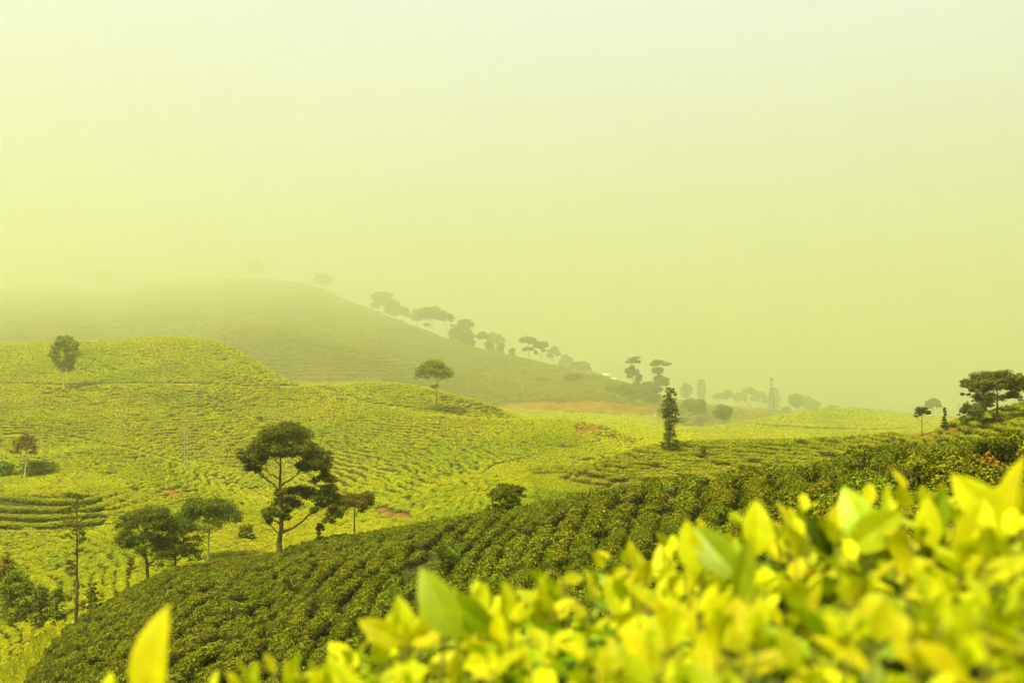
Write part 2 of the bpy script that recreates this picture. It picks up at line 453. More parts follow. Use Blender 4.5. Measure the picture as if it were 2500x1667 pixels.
ZG = np.zeros((NC, NR))
nodesY, nodesZ = [], []
nodesY.append(np.full(NC, 8.0)); nodesZ.append(near_ground(uu * 8.0) - 2.3)
nodesY.append(np.full(NC, 27.0)); nodesZ.append(pchip([a for a, b in NEAR], [b for a, b in NEAR], colpx))
for fy, fr in LF:
    y_ = fy(colpx); z_ = (HOR - fr(colpx)) / F * y_
    z_ = z_ - (1.0 if fy is LF[0][0] else .75)
    y_ = np.maximum(y_, nodesY[-1] * 1.015)
    if fy is LF[13][0]:        # the big hill climbs in a long even slope, not a bulge
        ya_, za_ = nodesY[-1], nodesZ[-1]
        for t_ in (.25, .5, .72, .88, .96):
            nodesY.append(ya_ + (y_ - ya_) * t_); nodesZ.append(za_ + (z_ - za_) * t_ ** 1.06)
    nodesY.append(y_); nodesZ.append(z_)
nodesY.append(np.full(NC, 8600.0)); nodesZ.append(np.full(NC, -150.0))
nodesY.append(np.full(NC, 11000.0)); nodesZ.append(np.full(NC, -150.0))
NY = np.array(nodesY); NZ = np.array(nodesZ)
for c in range(NC):
    ZG[c] = pchip(NY[:, c], NZ[:, c], rowY)
# soften the fan a little so that crests are rounded, then add small undulation
def smooth(a, k, ax):
    for _ in range(k):
        b = np.roll(a, 1, ax); d_ = np.roll(a, -1, ax)
        if ax == 0: b[0] = a[0]; d_[-1] = a[-1]
        else: b[:, 0] = a[:, 0]; d_[:, -1] = a[:, -1]
        a = 0.25 * b + 0.5 * a + 0.25 * d_
    return a
ZG = smooth(smooth(ZG, 3, 1), 4, 0)
GX = uu[:, None] * rowY[None, :]
GY = np.repeat(rowY[None, :], NC, 0)
amp = np.clip((GY - 20) * 0.0016, 0, 2.2)
wl_ = 18.0
ZG += amp * 0.5 * fbm(GX / 22.0, GY / 22.0, 3) + np.clip((GY - 400) * 0.004, 0, 4.5) * fbm(GX / 95.0 + 9, GY / 95.0, 4)

lnY0, dln = math.log(rowY[0]), math.log(rowY[1] / rowY[0])


def grid_sample(A, X, Y):
    X = np.asarray(X, float); Y = np.asarray(Y, float)
    Yc = np.clip(Y, rowY[0], rowY[-1] * 0.999)
    px = 1250 + F * X / Yc
    ci = np.clip(np.searchsorted(colpx, px) - 1, 0, NC - 2)
    tc = np.clip((px - colpx[ci]) / (colpx[ci + 1] - colpx[ci]), 0, 1)
    rf = (np.log(Yc) - lnY0) / dln
    ri = np.clip(rf.astype(int), 0, NR - 2); tr = rf - ri
    return ((A[ci, ri] * (1 - tc) + A[ci + 1, ri] * tc) * (1 - tr) + (A[ci, ri + 1] * (1 - tc) + A[ci + 1, ri + 1] * tc) * tr)


def zfun(X, Y):
    return grid_sample(ZG, X, Y)


def pix(X, Y, Z):
    return 1250 + F * X / Y, HOR - F * Z / Y


def ground_at(px, py, ymin=20.0, ymax=6000.0):
    """first ground met by the sight line through a photo pixel"""
    Y = np.exp(np.linspace(math.log(ymin), math.log(ymax), 3000))
    X = (px - 1250) / F * Y
    z = zfun(X, Y); ray = (HOR - py) / F * Y
    k = np.argmax(z >= ray)
    if z[k] < ray[k]: k = len(Y) - 1
    return float(X[k]), float(Y[k]), float(z[k])


S = 2500.0 / 2352.0      # rows/columns below were read on a 2352 px wide view


def in_poly(px, py, poly, soft=6.0):
    poly = np.array(poly, float) * S
    inside = np.zeros(px.shape, bool); dist = np.full(px.shape, 1e9)
    n = len(poly)
    for i in range(n):
        x1, y1 = poly[i]; x2, y2 = poly[(i + 1) % n]
        cond = ((y1 > py) != (y2 > py))
        xin = (x2 - x1) * (py - y1) / ((y2 - y1) if y2 != y1 else 1e-9) + x1
        inside ^= cond & (px < xin)
        t = np.clip(((px - x1) * (x2 - x1) + (py - y1) * (y2 - y1)) / ((x2 - x1) ** 2 + (y2 - y1) ** 2 + 1e-9), 0, 1)
        dist = np.minimum(dist, np.hypot(px - (x1 + t * (x2 - x1)), py - (y1 + t * (y2 - y1))))
    sd = np.where(inside, dist, -dist)
    return np.clip(sd / soft * 0.5 + 0.5, 0, 1)


PX = np.repeat(colpx[:, None], NR, 1)
PY = HOR - F * ZG / GY
wob = 16 * fbm(GX / (GY * .012), GY / (GY * .012) + np.log(GY) * 90, 3)
SOIL = np.zeros((NC, NR)); GRASS = np.zeros((NC, NR))
soil_spec = [
    ([(1316, 960), (1375, 966), (1420, 985), (1475, 1012), (1470, 1040), (1400, 1052), (1372, 1050), (1345, 1012), (1322, 990)], 270, 336, .9),
    ([(368, 1120), (440, 1128), (432, 1156), (372, 1150)], 178, 262, .9),
    ([(862, 1158), (945, 1186), (930, 1202), (868, 1190)], 150, 262, .8),
    ([(2040, 992), (2120, 986), (2205, 982), (2210, 1003), (2060, 1010)], 90, 185, .75),
    ([(1292, 1090), (1312, 1082), (1420, 1106), (1490, 1116), (1400, 1128), (1300, 1108)], 105, 185, .42),
    ([(1985, 1115), (2030, 1085), (2200, 1050), (2352, 1030), (2352, 1130), (2000, 1170)], 14, 41, .5),
    ([(90, 888), (430, 890), (600, 930), (420, 950), (90, 935)], 300, 602, .45),
    ([(600, 880), (760, 905), (760, 930), (560, 940)], 300, 602, .3),
    ([(940, 948), (1100, 940), (1100, 962), (960, 965)], 290, 345, .5),
    ([(1030, 920), (1110, 915), (1165, 948), (1080, 950)], 340, 400, .5),
    ([(480, 1060), (700, 1010), (760, 1030), (560, 1090)], 230, 345, .3),
]
for poly, y0, y1, a in soil_spec:
    k = in_poly(PX + wob, PY + wob * .6, poly) * ((GY > y0) & (GY < y1)) * a
    SOIL = np.maximum(SOIL, k)
# red earth of the road cut
cutf = LF[11][0](PX); cutt = LF[12][0](PX)
band = ((GY > cutf - 4) & (GY < cutt + 9)).astype(float)
cols_ = .38 * np.clip((PX - 700) / 30, 0, 1) * np.clip((985 - PX) / 40, 0, 1) + np.clip((PX - 1190) / 30, 0, 1) * np.clip((1650 - PX) / 40, 0, 1)
SOIL = np.maximum(SOIL, band * cols_ * np.clip(.85 + .9 * fbm(GX / 16., GY / 9., 3), 0, 1))
grass_spec = [
    ([(0, 1575), (0, 1532), (60, 1492), (128, 1442), (146, 1458), (100, 1520), (62, 1580)], 60, 130, 1),
    ([(1212, 1092), (1262, 1080), (1302, 1082), (1292, 1106), (1400, 1127), (1330, 1138), (1222, 1128)], 105, 185, 1),
    ([(0, 1392), (96, 1380), (150, 1385), (120, 1402), (0, 1440)], 100, 180, 1),
    ([(1822, 1068), (1876, 1070), (1882, 1104), (1812, 1108)], 30, 65, 1),
    ([(1000, 1020), (1010, 1020), (1130, 1080), (1115, 1090)], 230, 345, .0),
]
for poly, y0, y1, a in grass_spec:
    k = in_poly(PX + wob * .5, PY + wob * .3, poly) * ((GY > y0) & (GY < y1)) * a
    GRASS = np.maximum(GRASS, k)

def line_mask(pts, w, y0, y1):
    pts = np.array(pts, float) * S
    dmin = np.full(PX.shape, 1e9)
    for (x1, y1_), (x2, y2_) in zip(pts[:-1], pts[1:]):
        t = np.clip(((PX - x1) * (x2 - x1) + (PY - y1_) * (y2_ - y1_)) / ((x2 - x1) ** 2 + (y2_ - y1_) ** 2), 0, 1)
        dmin = np.minimum(dmin, np.hypot(PX - x1 - t * (x2 - x1), PY - y1_ - t * (y2_ - y1_)))
    return np.clip((w - dmin) / 3 + .5, 0, 1) * ((GY > y0) & (GY < y1))


SOIL = np.where(SOIL > 0, np.clip(SOIL * (1.0 + 1.1 * fbm(GX / (GY * .006), np.log(GY) * 180, 4)), 0, 1), 0)
for pts, w, y0, y1 in [
        ([(0, 882), (150, 886), (300, 882), (450, 884), (600, 889), (720, 888)], 3.0, 330, 600),
        ([(0, 1002), (110, 998), (200, 1012), (330, 1040), (440, 1072)], 3.5, 240, 400),
        ([(1060, 1150), (1085, 1105), (1140, 1070), (1225, 1050)], 4.0, 200, 330),
        ([(730, 890), (860, 930), (1000, 945), (1100, 962)], 3.0, 300, 500),
        ([(470, 1090), (560, 1118), (640, 1160)], 3.0, 200, 345),
        ([(1700, 975), (1850, 985), (2000, 990), (2100, 985)], 2.5, 400, 1050)]:
    GRASS = np.maximum(GRASS, line_mask(pts, w, y0, y1) * .8)

# one sheet: straight rows near and behind the camera, then the fan out to the horizon
nearY = np.array([-40., -25, -12, -5, 0, 2, 4, 6])
nvx, nvs, nvg = [], [], []
V = []
for Yn in nearY:
    X = uu * 8.0
    V.append(np.stack([X, np.full(NC, Yn), near_ground(X) - np.clip(Yn - 1.5, 0, 6.5) * 2.3 / 6.5], 1))
V = np.concatenate([np.stack(V, 1), np.stack([GX, GY, ZG], 2)], 1)     # NC, rows, 3
NRT = V.shape[1]
idx = np.arange(NC * NRT).reshape(NC, NRT)
faces = np.stack([idx[:-1, :-1], idx[1:, :-1], idx[1:, 1:], idx[:-1, 1:]], -1).reshape(-1, 4)
pad = np.zeros((NC, len(nearY)))
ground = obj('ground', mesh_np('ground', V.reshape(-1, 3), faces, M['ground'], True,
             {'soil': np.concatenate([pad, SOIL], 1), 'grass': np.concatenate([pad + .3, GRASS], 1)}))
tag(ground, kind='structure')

# ------------------------------------------------------------------ haze
zlow = float(ZG.min()) - 1.0
hv, hf = box(0, 5400, (zlow + 645) / 2, 66000, 11300, 645 - zlow)
hz, N, L = new_mat('haze_air')
out = N.new("ShaderNodeOutputMaterial")
pv = N.new("ShaderNodeVolumePrincipled")
pv.inputs['Color'].default_value = (.96, 1.0, .52, 1)
pv.inputs['Density'].default_value = HAZE
pv.inputs['Anisotropy'].default_value = 0.7
try: pv.inputs['Density Attribute'].default_value = ""
except Exception: pass
L.new(pv.outputs[0], out.inputs['Volume'])
try: hz.cycles.homogeneous_volume = True
except Exception: pass
haze = obj('haze', mesh_np('haze', hv, hf, hz))
tag(haze, 'pale yellow-green mist filling the whole valley', 'mist', kind='stuff')

# ------------------------------------------------------------------ tea
SRC = bpy.data.collections.new("bush_sources")      # not linked: only the shapes that are copied


def bush_mesh(name, nleaf, rx, ry, h, leaf, mat, seed, flat=0.75, core=True, upw=.75, nz=.55):
    """a clipped tea bush: leaf by leaf over a broad flat-topped dome"""
    rng = np.random.default_rng(seed)
    d = rng.normal(size=(nleaf, 3)); d[:, 2] = np.abs(d[:, 2]) * 1.1
    d /= np.linalg.norm(d, axis=1)[:, None]
    ang = np.arctan2(d[:, 1], d[:, 0])
    ph = rng.random(6) * 6.28
    lob = 1 + .10 * np.sin(3 * ang + ph[0]) + .08 * np.sin(5 * ang + ph[1]) + .05 * np.sin(9 * ang + ph[2])
    rr = (0.86 + .20 * rng.random(nleaf) ** 1.0) * lob
    zz = np.abs(d[:, 2]) ** flat
    lump = .17 * h * np.sin(d[:, 0] * 5 + ph[3]) * np.cos(d[:, 1] * 5 + ph[4]) + rng.normal(size=nleaf) * .05 * h
    C = np.stack([d[:, 0] * rx * rr, d[:, 1] * ry * rr, .08 * h + zz * h * .9 * (0.9 + .14 * rng.random(nleaf)) + lump * zz], 1)
    Nn = d * (.7, .7, .5) + (0, 0, upw) + rng.normal(size=(nleaf, 3)) * nz
    V, Q = leaf_quads(C, Nn, leaf * rng.uniform(.7, 1.35, nleaf), .5, rng)
    tone = np.clip(.12 + .62 * np.clip((d[:, 2] - .2) / .6, 0, 1) + rng.normal(size=nleaf) * .14 + np.where(rng.random(nleaf) < .07, .3, 0), 0, 1)  # leaves lighter towards the top, plus a random spread
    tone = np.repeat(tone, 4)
    mats = [mat]
    if core:
        nu, nvv = 9, 4
        cv = []; cf = []
        for j in range(nvv + 1):
            t = j / nvv
            for i in range(nu):
                a = i / nu * 6.2832
                l = 1 + .10 * math.sin(3 * a + ph[0]) + .08 * math.sin(5 * a + ph[1])
                s = math.cos(t * math.pi / 2) ** .8
                cv.append((math.cos(a) * rx * .82 * l * s, math.sin(a) * ry * .82 * l * s, -.25 + (h * .86 + .25) * math.sin(t * math.pi / 2)))
        for j in range(nvv):
            for i in range(nu):
                cf.append((j * nu + i, j * nu + (i + 1) % nu, (j + 1) * nu + (i + 1) % nu, (j + 1) * nu + i))
        cv = np.array(cv); cf = np.array(cf) + len(V)
        nl = len(Q)
        V = np.concatenate([V, cv]); Q = np.concatenate([Q, cf]); tone = np.concatenate([tone, np.full(len(cv), .15)])
        me = mesh_np(name, V, Q, mat, False, {'tone': tone})
        me.materials.append(M['twig_core'])
        mi = np.zeros(len(Q), dtype=np.int32); mi[nl:] = 1
        me.polygons.foreach_set("material_index", mi)
        return me
    return mesh_np(name, V, Q, mat, False, {'tone': tone})


def source_set(prefix, n, *args, **kw):
    c = bpy.data.collections.new(prefix)
    ms = []
    for i in range(n):
        me = bush_mesh(f"{prefix}_{i}", *args, seed=100 + i * 7 + len(prefix) * 31, **kw)
        o = bpy.data.objects.new(f"{prefix}_{i}", me)
        c.objects.link(o); ms.append(me)
    return c, ms


def scatter(name, coll, nvar, P, rz, scl, label, tilt=None, rng=RNG):
    """countless bushes as one object: points carrying copies of the bush shapes"""
    n = len(P)
    me = bpy.data.meshes.new(name)
    me.vertices.add(n)
    me.vertices.foreach_set("co", np.asarray(P, dtype=np.float32).ravel())
    rot = np.zeros((n, 3), dtype=np.float32); rot[:, 2] = rz
    if tilt is not None: rot[:, :2] = tilt
    a = me.attributes.new("rot", 'FLOAT_VECTOR', 'POINT'); a.data.foreach_set("vector", rot.ravel())
    a = me.attributes.new("scl", 'FLOAT_VECTOR', 'POINT'); a.data.foreach_set("vector", np.asarray(scl, dtype=np.float32).ravel())
    a = me.attributes.new("pick", 'INT', 'POINT'); a.data.foreach_set("value", rng.integers(0, nvar, n).astype(np.int32))
    o = obj(name, me)
    ng = bpy.data.node_groups.new(name + "_nodes", 'GeometryNodeTree')
    ng.interface.new_socket("Geometry", in_out='INPUT', socket_type='NodeSocketGeometry')
    ng.interface.new_socket("Geometry", in_out='OUTPUT', socket_type='NodeSocketGeometry')
    nd, lk = ng.nodes, ng.links
    gi, go = nd.new("NodeGroupInput"), nd.new("NodeGroupOutput")
    iop = nd.new("GeometryNodeInstanceOnPoints")
    ci = nd.new("GeometryNodeCollectionInfo")
    ci.inputs['Collection'].default_value = coll
    ci.inputs['Separate Children'].default_value = True
    ci.inputs['Reset Children'].default_value = True
    def named(nm, ty):
        q = nd.new("GeometryNodeInputNamedAttribute"); q.data_type = ty; q.inputs['Name'].default_value = nm
        return [s for s in q.outputs if s.name == 'Attribute' and s.enabled][0]
    e2r = nd.new("FunctionNodeEulerToRotation")
    lk.new(gi.outputs[0], iop.inputs['Points'])
    lk.new(ci.outputs[0], iop.inputs['Instance'])
    iop.inputs['Pick Instance'].default_value = True
    lk.new(named("pick", 'INT'), iop.inputs['Instance Index'])
    lk.new(named("rot", 'FLOAT_VECTOR'), e2r.inputs[0])
    lk.new(e2r.outputs[0], iop.inputs['Rotation'])
    lk.new(named("scl", 'FLOAT_VECTOR'), iop.inputs['Scale'])
    lk.new(iop.outputs[0], go.inputs[0])
    md = o.modifiers.new("bushes", 'NODES'); md.node_group = ng
    tag(o, label, 'tea', kind='stuff')
    return o


def grad(X, Y):
    e = np.maximum(.4, Y * .004)
    return (zfun(X + e, Y) - zfun(X - e, Y)) / (2 * e), (zfun(X, Y + e) - zfun(X, Y - e)) / (2 * e)


def snap_rows(X, Y, dz, lim, jitter=.12):
    """move points up or down the slope on to level planting rows"""
    for _ in range(2):
        z = zfun(X, Y); gx, gy = grad(X, Y)
        g2 = gx * gx + gy * gy
        dzm = float(np.mean(dz)); wv = .55 * dz * fbm(X / (14 * dzm), Y / (14 * dzm), 2)
        zt = (np.floor((z + wv) / dz) + .5) * dz - wv
        k = np.where(g2 > .004, (zt - z) / np.maximum(g2, .004), 0)
        sx, sy = k * gx, k * gy
        m = np.hypot(sx, sy); f = np.where(m > lim, 0, 1)
        X = X + sx * f; Y = Y + sy * f
    X = X + RNG.normal(size=len(X)) * jitter; Y = Y + RNG.normal(size=len(Y)) * jitter
    gx, gy = grad(X, Y)
    rz = np.arctan2(gy, gx) + math.pi / 2
    return X, Y, rz, gx, gy


def polar_points(y0, y1, delta, px0=-260, px1=2760):
    nu = int((px1 - px0) / F / delta); nv = int(math.log(y1 / y0) / delta)
    a, b = np.meshgrid(np.arange(nu), np.arange(nv), indexing='ij')
    u = (px0 - 1250) / F + (a + RNG.random(a.shape)) * delta
    Y = y0 * np.exp((b + RNG.random(b.shape)) * delta)
    return (u * Y).ravel(), Y.ravel()


def tilt_for(gx, gy, rz, k=.7):
    # lean the bush with the slope, expressed in the turned frame (small angles)
    c, s = np.cos(rz), np.sin(rz)
    lx = gx * c + gy * s; ly = -gx * s + gy * c
    return np.stack([np.arctan(ly) * k, -np.arctan(lx) * k], -1)


# --- near slope: bushes one by one
hx, hy = np.meshgrid(np.arange(-62, 62, 1.2), np.arange(22, 128, .98), indexing='ij')
X = (hx + RNG.uniform(-.3, .3, hx.shape)).ravel(); Y = (hy + RNG.uniform(-.3, .3, hy.shape)).ravel()
px = 1250 + F * X / Y
ok = (px > -120) & (px < 2640) & (Y < crestY(px) * 1.06 + 1)
X, Y = X[ok], Y[ok]
X, Y, rz, gx, gy = snap_rows(X, Y, .56, 1.0, .12)
soil = grid_sample(SOIL, X, Y); grs = grid_sample(GRASS, X, Y)
gap = fbm(X / 3.2, Y / 3.2, 3)
ok = (RNG.random(len(X)) > soil * 1.1) & (grs < .5) & (gap > -.36)
X, Y, rz, gx, gy, soil = X[ok], Y[ok], rz[ok], gx[ok], gy[ok], soil[ok]
Z = zfun(X, Y)
sz = (.82 + .36 * RNG.random(len(X))) * (1 + .22 * fbm(X / 7, Y / 7, 2))
scl = np.stack([sz, sz, sz * RNG.uniform(.8, 1.1, len(X))], 1)
px, py = pix(X, Y, Z + .6)
# rows of the photograph below which the bushes in front of the lens hide the slope
front = pchip([-200, 330, 560, 900, 1210, 1500, 1660, 1950, 2250, 2500, 2700], [1720, 1700, 1600, 1545, 1480, 1430, 1390, 1330, 1240, 1200, 1160], px)
seen = (py < front + 10) & (px > 5) & (px < 2495) & (py < 1665)
order = np.argsort(np.where(seen, Y, 1e6))
n_single = int(min(300, seen.sum()))
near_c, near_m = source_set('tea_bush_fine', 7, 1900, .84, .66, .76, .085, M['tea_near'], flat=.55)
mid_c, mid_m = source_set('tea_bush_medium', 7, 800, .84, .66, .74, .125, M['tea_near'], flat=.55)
for k in order[:n_single]:
    o = obj('tea_bush', near_m[int(RNG.integers(0, 7))])
    o.location = (X[k], Y[k], Z[k])
    tl = tilt_for(gx[k], gy[k], rz[k])
    o.rotation_euler = (tl[0], tl[1], rz[k] + RNG.uniform(-.5, .5))
    o.scale = scl[k]
    tag(o, 'low clipped dark green tea bush in the dense planting on the near slope', 'tea bush', 'tea bushes on the near slope')
rest = np.ones(len(X), bool); rest[order[:n_single]] = False
r1_ = rest & (Y < 55); r2_ = rest & (Y >= 55)
sel = rest
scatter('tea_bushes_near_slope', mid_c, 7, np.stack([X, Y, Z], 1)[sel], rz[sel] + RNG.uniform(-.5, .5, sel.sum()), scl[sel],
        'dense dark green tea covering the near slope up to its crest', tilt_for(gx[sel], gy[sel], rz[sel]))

# the same planting runs on down the bank below the lens
hx, hy = np.meshgrid(np.arange(-26, 26, 1.1), np.arange(3.3, 22.3, 1.0), indexing='ij')
X = (hx + RNG.uniform(-.25, .25, hx.shape)).ravel(); Y = (hy + RNG.uniform(-.25, .25, hy.shape)).ravel()
ok = np.abs(X) < 1.1 * Y + 3
X, Y = X[ok], Y[ok]
Z = np.where(Y < 8, near_ground(X) - np.clip(Y - 1.5, 0, 6.5) * 2.3 / 6.5, zfun(X, Y))
sz = RNG.uniform(.8, 1.05, len(X))
scatter('tea_bushes_bank', near_c, 7, np.stack([X, Y, Z], 1), RNG.uniform(0, 6.28, len(X)), np.stack([sz, sz, sz * .9], 1),
        'dark green tea on the bank falling away behind the front bushes')

# --- dry ferns and brown growth on the bare bank at the right
fern_c, fern_m = source_set('dry_fern', 4, 520, .5, .5, .5, .13, M['tea_brown'])
n = 900
fx = RNG.uniform(4, 22, n); fy_ = RNG.uniform(20, 42, n)
fs = grid_sample(SOIL, fx, fy_)
ok = (fs > .15) & (RNG.random(n) < .75)
fx, fy_ = fx[ok], fy_[ok]
s_ = RNG.uniform(.4, 1.1, len(fx))
fo = scatter('dry_fern', fern_c, 4, np.stack([fx, fy_, zfun(fx, fy_) - .05], 1), RNG.uniform(0, 6.28, len(fx)), np.stack([s_, s_, s_ * RNG.uniform(.5, 1.1, len(fx))], 1),
        'brown dry fern and weeds on the bare bank between tea bushes')
fo["category"] = 'fern'

# --- valley field, terraced hill and right-hand hump
X, Y = polar_points(60, 205, .0078)
px = 1250 + F * X / Y
ok = Y > crestY(px) * 1.075 + 1
X, Y = X[ok], Y[ok]; px = px[ok]
X, Y, rz, gx, gy = snap_rows(X, Y, .62, .8, .10)
px = 1250 + F * X / Y
tr_ = (px > 1385) & (px < 2330) & (Y > 118) & (Y < 182)
xa, ya, ra, ga, gb = snap_rows(X[tr_], Y[tr_], .46, 1.9, .07)
X[tr_], Y[tr_], rz[tr_], gx[tr_], gy[tr_] = xa, ya, ra, ga, gb
# the dark terraces at the left: long separate hedges on steps
tr_ = (px < 245) & (Y > 171) & (Y < 188)
xa, ya, ra, ga, gb = snap_rows(X[tr_], Y[tr_], .95, 4, .06)
X[tr_], Y[tr_], rz[tr_], gx[tr_], gy[tr_] = xa, ya, ra, ga, gb
soil = grid_sample(SOIL, X, Y); grs = grid_sample(GRASS, X, Y)
bright = (px < 1300) & ~tr_
gap = fbm(X / 4, Y / 4, 3)
ok = (soil < .3) & (grs < .5) & (gap > -.58)
X, Y, rz, gx, gy, bright, px = X[ok], Y[ok], rz[ok], gx[ok], gy[ok], bright[ok], px[ok]
Z = zfun(X, Y)
sz = RNG.uniform(.85, 1.2, len(X)) * np.clip(Y / 140, .8, 1.25)
fld_c, fld_m = source_set('tea_field_bush', 6, 240, .80, .62, .55, .19, M['tea_bright'], flat=.5, upw=1.5, nz=.4)
ter_c, ter_m = source_set('tea_terrace_bush', 6, 240, .95, .52, 0.68, .17, M['tea_terrace'], flat=.55, upw=1.2, nz=.45)
b = bright
scatter('tea_bushes_valley_field', fld_c, 6, np.stack([X, Y, Z], 1)[b], rz[b] + RNG.normal(size=b.sum()) * .2, np.stack([sz * 1.15, sz * 1.1, sz], 1)[b],
        'bright yellow-green tea field on the valley floor behind the trees', tilt_for(gx[b], gy[b], rz[b]))
b = ~bright
scatter('tea_rows_terraced_hill', ter_c, 6, np.stack([X, Y, Z], 1)[b], rz[b] + RNG.normal(size=b.sum()) * .1, np.stack([sz * 1.45, sz * .92, sz * 1.05], 1)[b],
        'level rows of tea around the terraced hill beyond the near slope', tilt_for(gx[b], gy[b], rz[b]))

# --- grass on the paths and the meadow
def tuft_mesh(name, seed, nb=26):
    rng = np.random.default_rng(seed)
    V = []; Q = []
    for k in range(nb):
        a = rng.uniform(0, 6.28); b0 = rng.normal(size=2) * .10; h = rng.uniform(.06, .17); ln = rng.uniform(.03, .16)
        w = .012
        d1 = np.array([math.cos(a), math.sin(a)]); sd = np.array([-d1[1], d1[0]]) * w
        m = b0 + d1 * ln * .4; t_ = b0 + d1 * ln
        i = len(V)
        V += [(*(b0 - sd), -.02), (*(b0 + sd), -.02), (*(m + sd * .8), h * .6), (*(m - sd * .8), h * .6), (*(t_ + sd * .1), h), (*(t_ - sd * .1), h)]
        Q += [(i, i + 1, i + 2, i + 3), (i + 3, i + 2, i + 4, i + 5)]
    return mesh_np(name, V, Q, M['grass_blade'], False, {'tone': np.repeat(rng.random(nb), 6)})


M['grass_blade'] = foliage_mat('grass_blade', [(.14, .145, .002), (.25, .25, .002), (.34, .33, .003)], trans=.3, obj_var=.25)
gc_ = bpy.data.collections.new('grass_tuft')
for i in range(4):
    gc_.objects.link(bpy.data.objects.new(f'grass_tuft_{i}', tuft_mesh(f'grass_tuft_{i}', 70 + i)))
gX, gY = polar_points(26, 190, .0024)
gg = grid_sample(GRASS, gX, gY)
ok = gg > .35 + .3 * RNG.random(len(gX))
gX, gY = gX[ok], gY[ok]
s_ = RNG.uniform(.8, 1.8, len(gX)) * np.clip(gY / 70, .8, 2.0)
go_ = scatter('grass', gc_, 4, np.stack([gX, gY, zfun(gX, gY)], 1), RNG.uniform(0, 6.28, len(gX)), np.stack([s_, s_, s_], 1),
        'short yellow-green grass on the tracks between the tea')
go_["category"] = 'grass'

# --- hillsides across the valley
X, Y = polar_points(200, 1040, .0049)
pt = fbm(X / 38 + 20, Y / 38, 2)
X, Y, rz, gx, gy = snap_rows(X, Y, np.where(pt > .12, .66, np.where(pt < -.18, 1.0, .82)), np.where(np.abs(pt) < .05, .1, 1.15), .24)
soil = grid_sample(SOIL, X, Y); grs = grid_sample(GRASS, X, Y)
gap = fbm(X / 9, Y / 9, 3); pat = fbm(X / 45 + 3, Y / 45, 3)
ok = (soil * 1.0 < RNG.random(len(X))) & (grs < .5) & (gap > -.62) & (RNG.random(len(X)) < .95 - .25 * np.clip(pat, 0, 1))
X, Y, rz, gx, gy = X[ok], Y[ok], rz[ok], gx[ok], gy[ok]
sz = RNG.uniform(.8, 1.2, len(X)) * np.clip(Y / 320, .8, 2.6)
hil_c, hil_m = source_set('tea_hill_bush', 6, 100, 1.45, .62, .72, .32, M['tea_mid'], flat=.55, upw=1.2, nz=.45)
scatter('tea_rows_far_hillsides', hil_c, 6, np.stack([X, Y, zfun(X, Y)], 1), rz + RNG.normal(size=len(X)) * .12, np.stack([sz, sz, sz], 1),
        'yellow-green rows of tea on the hillsides across the valley', tilt_for(gx, gy, rz))

# --- the big hill going up into the mist
X, Y = polar_points(680, 5700, .0055)
px = 1250 + F * X / Y
ok = Y > LF[9][0](px) * 1.02
X, Y = X[ok], Y[ok]
X, Y, rz, gx, gy = snap_rows(X, Y, 5.0, 8, 1.0)
soil = grid_sample(SOIL, X, Y)
gap = fbm(X / 50, Y / 50, 3)
ok = (soil < .35) & (gap > -.75)
X, Y, rz, gx, gy = X[ok], Y[ok], rz[ok], gx[ok], gy[ok]
sz = RNG.uniform(.8, 1.2, len(X)) * np.clip(Y / 900, .8, 6.5)
far_c, far_m = source_set('tea_mist_bush', 5, 80, 3.0, 1.3, 1.2, .75, M['tea_far'])
scatter('tea_rows_misty_hill', far_c, 5, np.stack([X, Y, zfun(X, Y)], 1), rz + RNG.normal(size=len(X)) * .15, np.stack([sz, sz, sz], 1),
        'rows of tea on the big hill that fades up into the mist', tilt_for(gx, gy, rz))

# ------------------------------------------------------------------ trees
def curve_pts(a, b, sag, n=7, wob=0.0, rng=RNG):
    """from a to b: leaves a steeply, arrives level-ish; sag lifts or drops the middle"""
    a = np.asarray(a, float); b = np.asarray(b, float)
    t = np.linspace(0, 1, n)[:, None]
    m = (a + b) / 2 + np.array([0, 0, sag])
    P = (1 - t) ** 2 * a + 2 * t * (1 - t) * m + t ** 2 * b
    if wob: P[1:-1] += rng.normal(size=(n - 2, 3)) * wob
    return P


